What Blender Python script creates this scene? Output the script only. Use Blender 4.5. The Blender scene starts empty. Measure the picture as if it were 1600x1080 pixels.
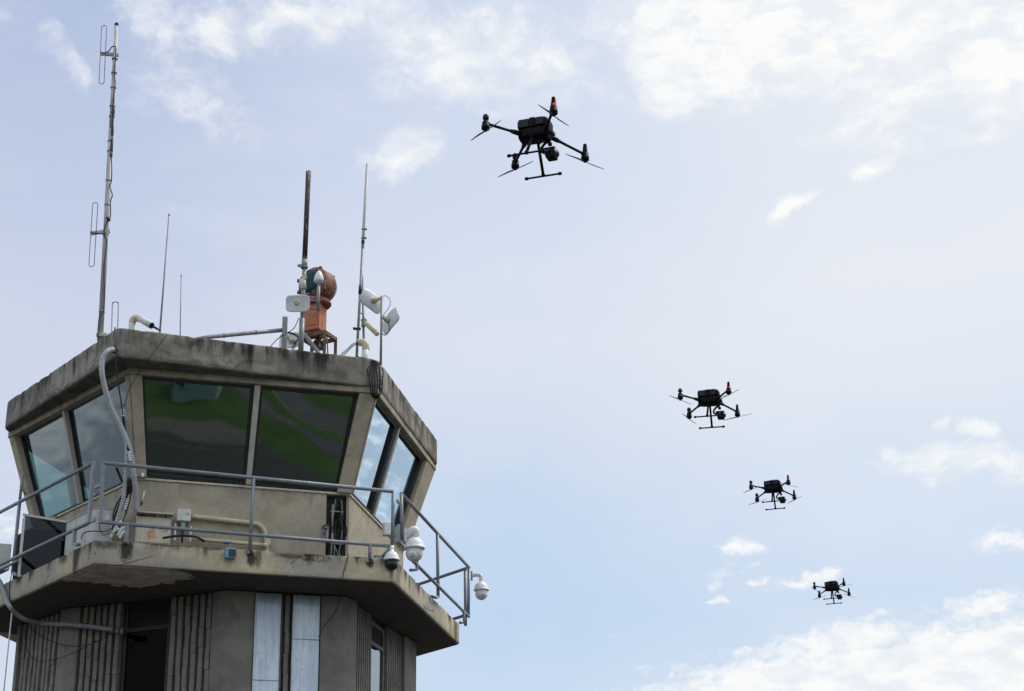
import bpy, bmesh, math, random
from mathutils import Vector, Matrix
R = math.radians
random.seed(7)
scene = bpy.context.scene
C = scene.collection

# ------------------------------------------------------------------ camera
F_PX = 2661.0                                   # focal length in photo pixels (photo 1600 x 1080)
PITCH, ROLL = R(21.9), R(-1.04)
CAMZ = 1.6
fw = Vector((0, math.cos(PITCH), math.sin(PITCH)))
_up = Vector((0, -math.sin(PITCH), math.cos(PITCH)))
_rt = Vector((1, 0, 0))
cr = math.cos(ROLL) * _rt + math.sin(ROLL) * _up
cu = -math.sin(ROLL) * _rt + math.cos(ROLL) * _up
EYE = Vector((0, 0, CAMZ))
cam = bpy.data.cameras.new('camera')
cam.sensor_width = 36.0
cam.lens = F_PX / 1600 * 36.0
cam.clip_start = 0.1
cam.clip_end = 20000
camo = bpy.data.objects.new('camera', cam)
C.objects.link(camo)
m3 = Matrix((cr, cu, -fw)).transposed()
camo.matrix_world = Matrix.Translation(EYE) @ m3.to_4x4()
scene.camera = camo


def ray(x, y):
    return fw + (x - 800) / F_PX * cr - (y - 540) / F_PX * cu


def px(x, y, Y):
    "point seen at photo pixel (x, y) standing Y metres north of the photographer"
    d = ray(x, y)
    return EYE + d * (Y / d.y)


def pz(x, y, z):
    d = ray(x, y)
    return EYE + d * ((z - CAMZ) / d.z)


def onp(x, y, p0, n):
    d = ray(x, y)
    return EYE + d * ((p0 - EYE).dot(n) / d.dot(n))


def azel(x, y):
    d = ray(x, y).normalized()
    return math.degrees(math.atan2(d.x, d.y)), math.degrees(math.asin(d.z))


# ------------------------------------------------------------------ light
SUN_AZ, SUN_EL = 62.0, 56.0                     # azimuth from north (the viewing direction) to the right
scene.view_settings.view_transform = 'Standard'
scene.view_settings.look = 'None'
scene.view_settings.exposure = 0.0
scene.view_settings.gamma = 1.0
sun = bpy.data.lights.new('sun', 'SUN')
sun.energy = 2.4
sun.angle = R(12)
sun.color = (1.0, 0.95, 0.86)
suno = bpy.data.objects.new('sun', sun)
C.objects.link(suno)
sd = Vector((math.sin(R(SUN_AZ)) * math.cos(R(SUN_EL)), math.cos(R(SUN_AZ)) * math.cos(R(SUN_EL)), math.sin(R(SUN_EL))))
suno.rotation_euler = sd.to_track_quat('Z', 'Y').to_euler()
suno.location = (20, 0, 60)


def lin(c):
    out = []
    for v in c[:3]:
        v = v / 255.0
        out.append(v / 12.92 if v <= 0.04045 else ((v + 0.055) / 1.055) ** 2.4)
    return tuple(out)


# ------------------------------------------------------------------ sky (world): clear sky, a high veil and a cloud field in azimuth / elevation
world = bpy.data.worlds.new('World')
scene.world = world
world.use_nodes = True
wt = world.node_tree
wt.nodes.clear()
WN, WL = wt.nodes, wt.links


def wn(kind, **kw):
    n = WN.new(kind)
    for k, v in kw.items():
        setattr(n, k, v)
    return n


def wmath(op, a, b=None, c=None, clamp=False):
    n = WN.new('ShaderNodeMath')
    n.operation = op
    n.use_clamp = clamp
    for i, v in enumerate((a, b, c)):
        if v is None:
            continue
        if isinstance(v, (int, float)):
            n.inputs[i].default_value = v
        else:
            WL.new(v, n.inputs[i])
    return n.outputs[0]


def wrange(v, a, b, c=0.0, d=1.0, smooth=True):
    n = WN.new('ShaderNodeMapRange')
    n.interpolation_type = 'SMOOTHSTEP' if smooth else 'LINEAR'
    WL.new(v, n.inputs['Value'])
    for k, x in (('From Min', a), ('From Max', b), ('To Min', c), ('To Max', d)):
        n.inputs[k].default_value = x
    return n.outputs['Result']


def wmix(f, a, b):
    n = WN.new('ShaderNodeMix')
    n.data_type = 'RGBA'
    for sock, v in ((n.inputs['Factor'], f), (n.inputs[6], a), (n.inputs[7], b)):
        if isinstance(v, (int, float)):
            sock.default_value = v
        elif isinstance(v, tuple):
            sock.default_value = (*v, 1)
        else:
            WL.new(v, sock)
    return n.outputs[2]


def wramp(v, stops):
    n = WN.new('ShaderNodeValToRGB')
    WL.new(v, n.inputs[0])
    e = n.color_ramp.elements
    while len(e) < len(stops):
        e.new(0.5)
    for el, (p, c) in zip(e, stops):
        el.position = p
        el.color = (*lin(c), 1)
    return n.outputs[0]


tc = wn('ShaderNodeTexCoord')
sep = wn('ShaderNodeSeparateXYZ')
WL.new(tc.outputs['Generated'], sep.inputs[0])
az = wmath('MULTIPLY', wmath('ARCTAN2', sep.outputs[0], sep.outputs[1]), 57.29578)
el = wmath('MULTIPLY', wmath('ARCSINE', sep.outputs[2]), 57.29578)
comb = wn('ShaderNodeCombineXYZ')
WL.new(az, comb.inputs[0])
WL.new(el, comb.inputs[1])
AE = comb.outputs[0]
nish = wn('ShaderNodeTexSky', sky_type='NISHITA', sun_disc=False, sun_elevation=R(SUN_EL), sun_rotation=R(SUN_AZ), dust_density=2.0, ozone_density=1.0)
nsc = wn('ShaderNodeVectorMath', operation='SCALE')
WL.new(nish.outputs[0], nsc.inputs[0])
nsc.inputs['Scale'].default_value = 0.09


def noise(vec, scale, detail=6, rough=0.55, dist=0.0, sx=1.0, sy=1.0, off=0.0, rot=0.0):
    mp = wn('ShaderNodeMapping')
    WL.new(vec, mp.inputs[0])
    mp.inputs['Scale'].default_value = (sx, sy, 1)
    mp.inputs['Rotation'].default_value = (0, 0, R(rot))
    mp.inputs['Location'].default_value = (off, off * 0.37, off * 1.3)
    n = wn('ShaderNodeTexNoise')
    WL.new(mp.outputs[0], n.inputs['Vector'])
    n.inputs['Scale'].default_value = scale
    n.inputs['Detail'].default_value = detail
    n.inputs['Roughness'].default_value = rough
    n.inputs['Distortion'].default_value = dist
    return n


# broad wander so that no band is straight
wob = noise(AE, 0.11, 3, 0.5, off=3.1)
elw = wmath('ADD', el, wmath('MULTIPLY', wmath('SUBTRACT', wob.outputs[0], 0.5), 5.0))
t_el = wrange(elw, 8.0, 38.0, smooth=False)


def stops(lst):
    return [((e - 8.0) / 30.0, c) for e, c in lst]


rampL = wramp(t_el, stops([(8, (218, 230, 243)), (12, (211, 224, 242)), (17, (209, 221, 240)), (22, (212, 219, 238)), (27, (196, 209, 233)), (33, (182, 197, 228)), (38, (174, 191, 225))]))
rampM = wramp(t_el, stops([(8, (219, 232, 245)), (13, (195, 217, 243)), (16, (201, 220, 243)), (19, (216, 227, 243)), (22, (224, 231, 244)), (27, (214, 225, 243)), (34, (210, 222, 242))]))
rampR = wramp(t_el, stops([(8, (226, 236, 246)), (13, (210, 227, 246)), (17, (220, 232, 246)), (20, (231, 237, 247)), (24, (236, 240, 248)), (28, (232, 238, 248)), (34, (238, 242, 249))]))
fL = wrange(az, -17.0, 0.5)
fR = wrange(az, -1.0, 13.0)
veil = wmix(fR, wmix(fL, rampL, rampM), rampR)
clear = wmix(0.93, nsc.outputs[0], veil)

# cloud field: patches (photo x, y, half width, half height, turn, weight) turned into sky directions
PATCH = [(100, 82, 66, 27, -42, .62), (330, 40, 160, 54, 0, .62), (520, 20, 190, 55, 0, .62), (300, 150, 140, 64, -25, .52),
         (625, 238, 70, 52, 25, .78), (740, 85, 200, 95, 0, .70), (860, 105, 100, 36, 12, .74), (640, 60, 120, 50, 0, .50), (1140, 45, 200, 115, 0, 1.2),
         (1105, 132, 105, 32, 12, 1.15), (1340, 45, 250, 100, 0, 1.0), (1570, 75, 110, 90, 30, 1.25), (1420, 150, 190, 50, 18, .78),
         (1420, 215, 120, 30, 10, .45), (1228, 328, 44, 18, 28, 1.15), (1362, 266, 36, 16, 10, .85), (1500, 212, 60, 20, 0, .5), (1555, 205, 60, 20, 0, .5),
         (1500, 722, 150, 32, -6, .80), (1400, 712, 40, 18, -20, .75), (1580, 745, 60, 30, 0, .7), (1583, 850, 54, 26, -10, .86),
         (1538, 945, 84, 26, 6, 1.0), (1500, 960, 60, 12, 0, .6), (1152, 853, 40, 14, 5, .90), (1190, 911, 26, 9, 5, .82), (1124, 938, 24, 7, 3, .86), (1128, 895, 36, 18, 55, .5),
         (1168, 884, 22, 10, 10, .62), (1268, 907, 62, 15, 10, .92), (1362, 962, 34, 9, 4, .68), (1450, 1088, 430, 96, 2, 2.1), (1140, 1086, 150, 44, 10, 1.3), (1330, 998, 110, 26, 3, 1.3), (1520, 1003, 120, 24, 0, 1.25), (1180, 1015, 60, 16, 10, .8),
         (8, 835, 44, 46, 0, .58), (1474, 657, 20, 12, 40, .62), (1532, 672, 36, 18, -30, .62), (950, 140, 60, 30, -35, .42), (30, 20, 60, 30, 0, .25),
         (990, 990, 60, 14, 0, .25)]
warp1 = noise(AE, 0.55, 5, 0.6, off=1.7)
wv = wn('ShaderNodeVectorMath', operation='MULTIPLY_ADD')
WL.new(warp1.outputs['Color'], wv.inputs[0])
wv.inputs[1].default_value = (1.9, 1.0, 0)
wv.inputs[2].default_value = (-0.95, -0.5, 0)
wadd = wn('ShaderNodeVectorMath', operation='ADD')
WL.new(AE, wadd.inputs[0])
WL.new(wv.outputs[0], wadd.inputs[1])
AEw = wadd.outputs[0]
mask = None
for (x, y, hw, hh, tn, w) in PATCH:
    a, e = azel(x, y)
    dpp = math.degrees(1 / F_PX)
    mp = wn('ShaderNodeMapping', vector_type='TEXTURE')
    WL.new(AEw, mp.inputs[0])
    mp.inputs['Location'].default_value = (a, e, 0)
    mp.inputs['Rotation'].default_value = (0, 0, R(tn))
    mp.inputs['Scale'].default_value = (hw * dpp * 1.05 / math.cos(R(e)), hh * dpp * 1.05, 1)
    ln = wn('ShaderNodeVectorMath', operation='LENGTH')
    WL.new(mp.outputs[0], ln.inputs[0])
    m = wrange(ln.outputs['Value'], 1.5, 0.05, 0.0, w)
    mask = m if mask is None else wmath('MAXIMUM', mask, m)
# everywhere else in the sky: broken cloud out of view, brightened further down
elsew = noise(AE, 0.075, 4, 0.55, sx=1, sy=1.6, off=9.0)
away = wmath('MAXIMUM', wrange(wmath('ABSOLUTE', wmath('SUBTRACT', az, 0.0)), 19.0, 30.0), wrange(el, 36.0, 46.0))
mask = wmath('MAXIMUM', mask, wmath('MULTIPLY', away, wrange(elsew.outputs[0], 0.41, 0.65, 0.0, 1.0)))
fine = noise(AEw, 0.66, 10, 0.58, dist=0.2, sx=1, sy=1.55, off=5.3, rot=8)
fine2 = noise(AEw, 2.6, 7, 0.6, sx=1, sy=1.4, off=2.2, rot=-20)
tex = wmath('ADD', wmath('MULTIPLY', fine.outputs[0], 0.85), wmath('MULTIPLY', fine2.outputs[0], 0.15))
dens = wmath('ADD', mask, wmath('MULTIPLY', wmath('SUBTRACT', tex, 0.5), 1.65))
soft = wrange(dens, 0.12, 1.0)
lowtex = noise(AEw, 1.9, 9, 0.60, sx=1, sy=1.5, off=4.4, rot=10)
lt = wmath('ADD', wmath('MULTIPLY', lowtex.outputs[0], 0.62), wmath('MULTIPLY', fine.outputs[0], 0.38))
dlow = wmath('ADD', wmath('MULTIPLY', mask, 0.86), wmath('MULTIPLY', wmath('SUBTRACT', lt, 0.5), 2.6))
crisp = wrange(dlow, 0.22, 1.0)
low = wrange(el, 19.0, 14.5)
cover = wmath('ADD', wmath('MULTIPLY', soft, wmath('SUBTRACT', 1.0, low)), wmath('MULTIPLY', crisp, low))
cover = wmath('MULTIPLY', cover, wrange(mask, 0.0, 0.28))
thin = noise(AE, 0.3, 6, 0.6, sx=0.6, sy=1.5, off=12.0, rot=-25)
wisps = wmath('MULTIPLY', wrange(thin.outputs[0], 0.46, 0.76), 0.18)
body = noise(AEw, 0.75, 7, 0.52, sx=1, sy=2.2, off=7.7)
lit = wmix(wrange(body.outputs[0], 0.33, 0.58), lin((236, 240, 247)), lin((254, 254, 252)))
skyc = wmix(wisps, clear, lin((236, 239, 246)))
# cloud out of view gets extra brightness, added to light the tower front
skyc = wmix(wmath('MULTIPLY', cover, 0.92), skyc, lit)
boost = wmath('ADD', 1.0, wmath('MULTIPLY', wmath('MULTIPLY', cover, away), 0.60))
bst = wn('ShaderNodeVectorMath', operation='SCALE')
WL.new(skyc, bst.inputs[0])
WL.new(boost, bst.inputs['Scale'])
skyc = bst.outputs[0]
bg = wn('ShaderNodeBackground')
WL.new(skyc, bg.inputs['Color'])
bg.inputs['Strength'].default_value = 1.0
wo = wn('ShaderNodeOutputWorld')
WL.new(bg.outputs[0], wo.inputs['Surface'])

# ------------------------------------------------------------------ materials
class NT:
    def __init__(self, name):
        self.m = bpy.data.materials.new(name)
        self.m.use_nodes = True
        self.t = self.m.node_tree
        self.t.nodes.clear()
        self.out = self.t.nodes.new('ShaderNodeOutputMaterial')
        self.tc = self.t.nodes.new('ShaderNodeTexCoord')

    def n(self, kind, **kw):
        n = self.t.nodes.new(kind)
        for k, v in kw.items():
            setattr(n, k, v)
        return n

    def l(self, a, b):
        self.t.links.new(a, b)

    def noise(self, scale, detail=5, rough=0.6, sc=(1, 1, 1), dist=0.0, off=(0, 0, 0)):
        mp = self.n('ShaderNodeMapping')
        self.l(self.tc.outputs['Object'], mp.inputs[0])
        mp.inputs['Scale'].default_value = sc
        mp.inputs['Location'].default_value = off
        n = self.n('ShaderNodeTexNoise')
        self.l(mp.outputs[0], n.inputs['Vector'])
        n.inputs['Scale'].default_value = scale
        n.inputs['Detail'].default_value = detail
        n.inputs['Roughness'].default_value = rough
        n.inputs['Distortion'].default_value = dist
        return n.outputs[0]

    def rng(self, v, a, b, c=0.0, d=1.0):
        n = self.n('ShaderNodeMapRange', interpolation_type='SMOOTHSTEP')
        self.l(v, n.inputs['Value'])
        for k, x in (('From Min', a), ('From Max', b), ('To Min', c), ('To Max', d)):
            n.inputs[k].default_value = x
        return n.outputs['Result']

    def math(self, op, a, b, clamp=False):
        n = self.n('ShaderNodeMath', operation=op, use_clamp=clamp)
        for i, v in enumerate((a, b)):
            if isinstance(v, (int, float)):
                n.inputs[i].default_value = v
            else:
                self.l(v, n.inputs[i])
        return n.outputs[0]

    def mix(self, f, a, b):
        n = self.n('ShaderNodeMix', data_type='RGBA')
        for sock, v in ((n.inputs['Factor'], f), (n.inputs[6], a), (n.inputs[7], b)):
            if isinstance(v, (int, float)):
                sock.default_value = v
            elif isinstance(v, tuple):
                sock.default_value = (*v, 1)
            else:
                self.l(v, sock)
        return n.outputs[2]

    def z(self):
        s = self.n('ShaderNodeSeparateXYZ')
        self.l(self.tc.outputs['Object'], s.inputs[0])
        return s.outputs[2]

    def finish(self, col, rough=0.85, metal=0.0, bump=None, bs=0.3, bd=0.01, spec=0.35):
        b = self.n('ShaderNodeBsdfPrincipled')
        if isinstance(col, tuple):
            b.inputs['Base Color'].default_value = (*col, 1)
        else:
            self.l(col, b.inputs['Base Color'])
        if isinstance(rough, (int, float)):
            b.inputs['Roughness'].default_value = rough
        else:
            self.l(rough, b.inputs['Roughness'])
        b.inputs['Metallic'].default_value = metal
        b.inputs['Specular IOR Level'].default_value = spec
        if bump is not None:
            bn = self.n('ShaderNodeBump')
            bn.inputs['Strength'].default_value = bs
            bn.inputs['Distance'].default_value = bd
            self.l(bump, bn.inputs['Height'])
            self.l(bn.outputs[0], b.inputs['Normal'])
        self.l(b.outputs[0], self.out.inputs[0])
        return self.m


def concrete(name, base, patch, stain, top=None, streak=0.7, bottom=None, blotch=(0.5, 0.66), crack=True, seed=0.0, mott=.35, spots=(), rim=0):
    "aged rendered concrete: patches, rain streaks from the top edge, soot, hairline cracks"
    q = NT(name)
    o = (seed, seed * 1.7, seed * 0.6)
    big = q.noise(0.9, 5, 0.62, off=o)
    mid = q.noise(3.1, 7, 0.68, off=o)
    fin = q.noise(24, 6, 0.7, off=o)
    stk = q.noise(3.6, 5, 0.62, sc=(1.5, 1.5, 0.16), off=o)
    c = q.mix(q.rng(big, blotch[0] - 0.14, blotch[1]), base, patch)
    c = q.mix(q.math('MULTIPLY', q.rng(mid, 0.48, 0.74), 0.55), c, tuple(v * 0.62 for v in base))
    c = q.mix(q.math('MULTIPLY', q.rng(fin, 0.45, 0.8), 0.35), c, tuple(min(1, v * 1.35) for v in base))
    m2 = q.noise(1.9, 8, 0.72, sc=(1, 1, 1.2), dist=0.8, off=(seed + 3, 2, seed))
    c = q.mix(q.math('MULTIPLY', q.rng(m2, 0.42, 0.60), mott), c, tuple(v * 0.42 for v in base))
    z = q.z()
    if top:
        zt, depth = top
        e = q.math('ADD', z, q.math('MULTIPLY', q.math('SUBTRACT', stk, 0.5), depth * 3.2))
        c = q.mix(q.math('MULTIPLY', q.rng(e, zt - depth, zt + depth * 0.25), q.math('MULTIPLY', q.rng(q.math('ADD', stk, q.math('MULTIPLY', mid, 0.4)), 0.52, 0.86), streak)), c, stain)
    if rim:
        c = q.mix(q.math('MULTIPLY', q.rng(q.math('ADD', z, q.math('MULTIPLY', q.math('SUBTRACT', mid, .5), .10)), top[0] - rim, top[0] - rim * .3), .8), c, stain)
    for (p_, rx_, rz_, w_) in spots:
        mp = q.n('ShaderNodeMapping', vector_type='TEXTURE')
        q.l(q.tc.outputs['Object'], mp.inputs[0])
        mp.inputs['Location'].default_value = p_
        mp.inputs['Scale'].default_value = (rx_, rx_, rz_)
        ln = q.n('ShaderNodeVectorMath', operation='LENGTH')
        q.l(mp.outputs[0], ln.inputs[0])
        d_ = q.math('ADD', ln.outputs['Value'], q.math('MULTIPLY', q.math('SUBTRACT', stk, .5), 1.6))
        d_ = q.math('ADD', d_, q.math('MULTIPLY', q.math('SUBTRACT', fin, .5), .8))
        c = q.mix(q.math('MULTIPLY', q.rng(d_, 1.05, .35), w_), c, stain)
    if bottom:
        zb, depth = bottom
        c = q.mix(q.math('MULTIPLY', q.rng(q.math('ADD', z, q.math('MULTIPLY', mid, -depth)), zb + depth * .5, zb - depth * .6), 0.5), c, stain)
    h = q.math('ADD', q.math('MULTIPLY', fin, 0.4), mid)
    if crack:
        wp = q.noise(1.6, 5, 0.7, off=o)
        v = q.n('ShaderNodeTexVoronoi', feature='DISTANCE_TO_EDGE')
        mp = q.n('ShaderNodeMapping')
        ad = q.n('ShaderNodeVectorMath', operation='MULTIPLY_ADD')
        q.l(wp, ad.inputs[0])
        ad.inputs[1].default_value = (0.9, 0.9, 0.9)
        q.l(q.tc.outputs['Object'], ad.inputs[2])
        q.l(ad.outputs[0], mp.inputs[0])
        mp.inputs['Location'].default_value = o
        q.l(mp.outputs[0], v.inputs['Vector'])
        v.inputs['Scale'].default_value = 0.62
        ck = q.math('MULTIPLY', q.rng(v.outputs['Distance'], 0.007, 0.001), q.rng(big, 0.46, 0.58))
        c = q.mix(q.math('MULTIPLY', ck, 0.75), c, tuple(v * 0.25 for v in stain))
    return q.finish(c, 0.92, bump=h, bs=0.5, bd=0.012, spec=0.2)


def plain(name, col, rough=0.5, metal=0.0, var=0.25, scale=9.0, dirt=None, sc=(1, 1, 1), spec=0.4):
    q = NT(name)
    a = q.noise(scale, 5, 0.65, sc=sc)
    c = q.mix(q.rng(a, 0.35, 0.7), tuple(v * (1 - var) for v in col), tuple(min(1, v * (1 + var * 0.5)) for v in col))
    if dirt:
        b = q.noise(scale * 0.55, 6, 0.7, sc=sc, off=(4, 2, 7))
        c = q.mix(q.rng(b, dirt[1], dirt[1] + 0.1), c, dirt[0])
    return q.finish(c, rough, metal, bump=a, bs=0.12, bd=0.004, spec=spec)


def glass(name, tint, a, b=1.0, refl_col=(1, 1, 1), wave=0.0, rough=0.004):
    "coated window glass: mirror share a + b x Fresnel, the rest tinted see-through"
    q = NT(name)
    g = q.n('ShaderNodeBsdfGlossy')
    g.inputs['Roughness'].default_value = rough
    g.inputs['Color'].default_value = (*refl_col, 1)
    if wave:
        bn = q.n('ShaderNodeBump')
        bn.inputs['Strength'].default_value = 1.0
        bn.inputs['Distance'].default_value = wave
        q.l(q.noise(0.9, 1, 0.4), bn.inputs['Height'])
        q.l(bn.outputs[0], g.inputs['Normal'])
    t = q.n('ShaderNodeBsdfTransparent')
    t.inputs['Color'].default_value = (*tint, 1)
    fr = q.n('ShaderNodeLayerWeight')
    fr.inputs['Blend'].default_value = 0.5
    schlick = q.math('ADD', q.math('MULTIPLY', q.math('POWER', fr.outputs['Facing'], 5.0), .96), .04)
    f = q.math('ADD', q.math('MULTIPLY', schlick, b), a, clamp=True)
    mx = q.n('ShaderNodeMixShader')
    q.l(f, mx.inputs[0])
    q.l(t.outputs[0], mx.inputs[1])
    q.l(g.outputs[0], mx.inputs[2])
    q.l(mx.outputs[0], q.out.inputs[0])
    return q.m


M = {}
ROOT_Z = 0.0
M['roof'] = concrete('weathered_roof_concrete', (.240, .224, .196), (.34, .315, .27), (.024, .022, .021), top=(11.2, 0.36), streak=1.0, bottom=(10.70, .12), mott=.75)
M['wall'] = concrete('painted_cab_wall', (.43, .38, .29), (.345, .315, .26), (.14, .12, .10), top=(9.2, .25), streak=.45, blotch=(.46, .62), crack=False, seed=5.1, mott=.3)
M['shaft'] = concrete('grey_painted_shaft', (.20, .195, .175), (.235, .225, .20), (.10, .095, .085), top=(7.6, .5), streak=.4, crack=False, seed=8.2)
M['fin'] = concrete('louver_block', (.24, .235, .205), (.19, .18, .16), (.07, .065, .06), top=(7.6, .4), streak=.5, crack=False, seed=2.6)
M['column'] = concrete('window_column_concrete', (.42, .365, .28), (.36, .32, .255), (.13, .115, .09), top=(10.7, .3), streak=.4, crack=False, seed=4.4)


def soffit_mat():
    q = NT('balcony_underside')
    s = q.n('ShaderNodeSeparateXYZ')
    q.l(q.tc.outputs['Object'], s.inputs[0])
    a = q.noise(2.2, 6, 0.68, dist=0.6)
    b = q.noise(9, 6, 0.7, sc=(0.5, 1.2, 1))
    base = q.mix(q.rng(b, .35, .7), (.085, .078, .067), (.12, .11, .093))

    def patch(p, rx, ry, rot):
        mp = q.n('ShaderNodeMapping', vector_type='TEXTURE')
        q.l(q.tc.outputs['Object'], mp.inputs[0])
        mp.inputs['Location'].default_value = (p.x, p.y, p.z)
        mp.inputs['Rotation'].default_value = (0, 0, rot)
        mp.inputs['Scale'].default_value = (rx, ry, 1000)
        ln = q.n('ShaderNodeVectorMath', operation='LENGTH')
        q.l(mp.outputs[0], ln.inputs[0])
        return q.rng(q.math('ADD', ln.outputs['Value'], q.math('MULTIPLY', q.math('SUBTRACT', a, .5), 1.15)), 0.97, 0.93)
    return q, base, b, patch


M['pipe'] = plain('grey_painted_pipe', (.21, .235, .275), 0.42, 0.0, 0.2, 14, dirt=((.16, .15, .14), .66))
M['galv'] = plain('galvanised_pipe', (.25, .26, .275), 0.5, 0.2, 0.25, 12, dirt=((.18, .16, .14), .64))
M['mast'] = plain('chipped_white_mast_paint', (.46, .45, .455), 0.5, 0.0, 0.3, 10, dirt=((.12, .10, .09), .60), sc=(1, 1, .35))
M['rust'] = plain('rusty_pipe', (.07, .042, .038), 0.85, 0.0, 0.5, 18, dirt=((.34, .33, .35), .47), sc=(1, 1, .25))
M['steel'] = plain('brown_primed_steel', (.20, .115, .07), 0.75, 0.0, 0.4, 12, dirt=((.07, .04, .03), .58))
M['orange'] = plain('faded_orange_paint', (.50, .18, .085), 0.65, 0.0, 0.2, 6, dirt=((.19, .075, .045), .555), sc=(1, 1, .5))
M['drum'] = plain('faded_red_beacon_paint', (.27, .095, .06), 0.65, 0.0, 0.45, 6, dirt=((.085, .045, .035), .51))
M['white'] = plain('white_plastic', (.72, .73, .74), 0.4, 0.0, 0.06, 5)
M['dishback'] = plain('white_dish_plastic', (.66, .69, .73), 0.45, 0.0, 0.06, 5)
M['accase'] = plain('yellowed_shaded_casing', (.48, .48, .485), 0.5, 0.0, 0.1, 4, dirt=((.33, .31, .27), .60))  # white casing greyed in colour for the shade on it, with yellowed patches
M['cream'] = plain('aged_cream_plastic', (.60, .52, .36), 0.55, 0.0, 0.15, 8)
M['pvc'] = plain('grey_white_pvc', (.62, .63, .60), 0.5, 0.0, 0.08, 8)
M['greyplastic'] = plain('grey_plastic', (.42, .43, .44), 0.5, 0.0, 0.08, 8)
M['black'] = plain('black_cable', (.012, .012, .013), 0.55, 0.0, 0.1, 20)
M['gasket'] = plain('black_gasket', (.010, .011, .013), 0.5, 0.0, 0.1, 20)
M['dark'] = plain('dark_interior', (.014, .013, .012), 0.9, 0.0, 0.2, 3)
M['recessback'] = plain('dark_recess_wall', (.085, .075, .06), .95, 0, .5, 6)  # dark brown back of the recess, tone varied at random
M['ceil'] = plain('dim_ceiling_paint', (.10, .105, .10), 0.9, 0.0, 0.1, 3)
M['frame'] = plain('window_frame_paint', (.40, .38, .33), 0.6, 0.0, 0.12, 8)
M['shaftframe'] = plain('grey_shaft_window_frame', (.15, .145, .13), 0.7, 0.0, 0.2, 8)
M['ledge'] = plain('pale_sill_paint', (.52, .48, .38), 0.8, 0.0, 0.2, 6, dirt=((.16, .14, .11), .62))
M['teal'] = plain('pale_teal_pipe', (.28, .46, .42), 0.6, 0.0, 0.1, 8)
M['bluebox'] = plain('turquoise_camera_case', (.13, .31, .37), 0.45, 0.0, 0.12, 8)
M['blueink'] = plain('blue_print', (.03, .06, .22), 0.6, 0.0, 0.05, 8)
M['hose'] = plain('white_corrugated_hose', (.44, .46, .50), 0.5, 0.0, 0.12, 10)
M['greyhose'] = plain('grey_hose', (.26, .27, .30), 0.6, 0.0, 0.15, 8)
M['curtain'] = plain('dark_curtain', (.16, .145, .15), 0.95, 0.0, 0.35, 3, sc=(6, 6, .1))
M['glassF'] = glass('coated_window_glass', (.26, .40, .40), 0.125, 1.0, (.80, .92, .90), wave=0.005, rough=.024)
M['glassL'] = glass('tinted_window_glass', (.30, .48, .46), 0.07, 1.0, (.80, .92, 1.0), wave=0.001, rough=.02)
M['glassR'] = glass('mirror_window_glass', (.30, .45, .48), 0.44, 1.2, (.70, .86, 1.0), wave=0.001)
M['glassB'] = glass('shaft_window_glass', (.30, .31, .31), 0.0, .12)
M['glassS'] = glass('bright_shaft_window_glass', (.30, .34, .36), 0.22, 1.0, wave=.004)
M['smoke'] = glass('smoked_acrylic', (.22, .23, .26), 0.0, .7)
M['lens'] = plain('beacon_lens_glass', (.006, .05, .065), 0.22, 0.0, 0.5, 9, spec=0.2)
M['lensblk'] = plain('black_lens_glass', (.006, .006, .007), 0.06, 0.0, 0.1, 9, spec=0.6)
M['drone'] = plain('black_drone_plastic', (.0035, .004, .006), 0.55, 0.0, 0.2, 20, spec=.12)
M['carbon'] = plain('carbon_tube', (.004, .0045, .006), 0.5, 0.0, 0.2, 20, spec=.12)
M['dronegrey'] = plain('dark_grey_drone_panel', (.020, .022, .032), 0.45, 0.0, 0.2, 20, spec=.2)
M['blade'] = plain('propeller_plastic', (.15, .155, .17), 0.5, 0.0, 0.2, 20)


def sheet_mat():
    q = NT('galvanised_sheet')
    a = q.noise(2.2, 6, .6, sc=(1.4, 1.4, .6))
    b = q.noise(30, 4, .7, sc=(1, 1, .05))
    d = q.noise(7, 8, .75, sc=(1, 1, 1.6), dist=1.5, off=(3, 1, 4))
    c = q.mix(q.rng(a, .35, .7), (.48, .57, .68), (.66, .75, .84))
    c = q.mix(q.math('MULTIPLY', q.rng(b, .48, .62), .5), c, (.36, .42, .50))
    c = q.mix(q.math('MULTIPLY', q.rng(d, .58, .66), .6), c, (.26, .29, .33))
    return q.finish(c, 0.42, 0.25, bump=a, bs=.25, bd=.02, spec=.5)


def rustbox_mat():
    q = NT('rust_streaked_cabinet')
    a = q.noise(3.2, 6, .65, sc=(1.2, 1.2, .9), off=(2, 0, 0))
    s = q.noise(5, 5, .6, sc=(2, 2, .3), off=(5, 2, 1))
    c = q.mix(q.rng(s, .4, .7), (.60, .55, .44), (.48, .44, .36))
    c = q.mix(q.math('MULTIPLY', q.rng(a, .54, .66), .8), c, (.42, .20, .06))
    return q.finish(c, .7, bump=a, bs=.15)


def ledmat():
    q = NT('red_status_lamp')
    e = q.n('ShaderNodeEmission')
    e.inputs['Color'].default_value = (1.0, .06, .045, 1)
    e.inputs['Strength'].default_value = 0.95
    q.l(e.outputs[0], q.out.inputs[0])
    return q.m


M['sheet'] = sheet_mat()
M['rustbox'] = rustbox_mat()
M['led'] = ledmat()


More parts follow.
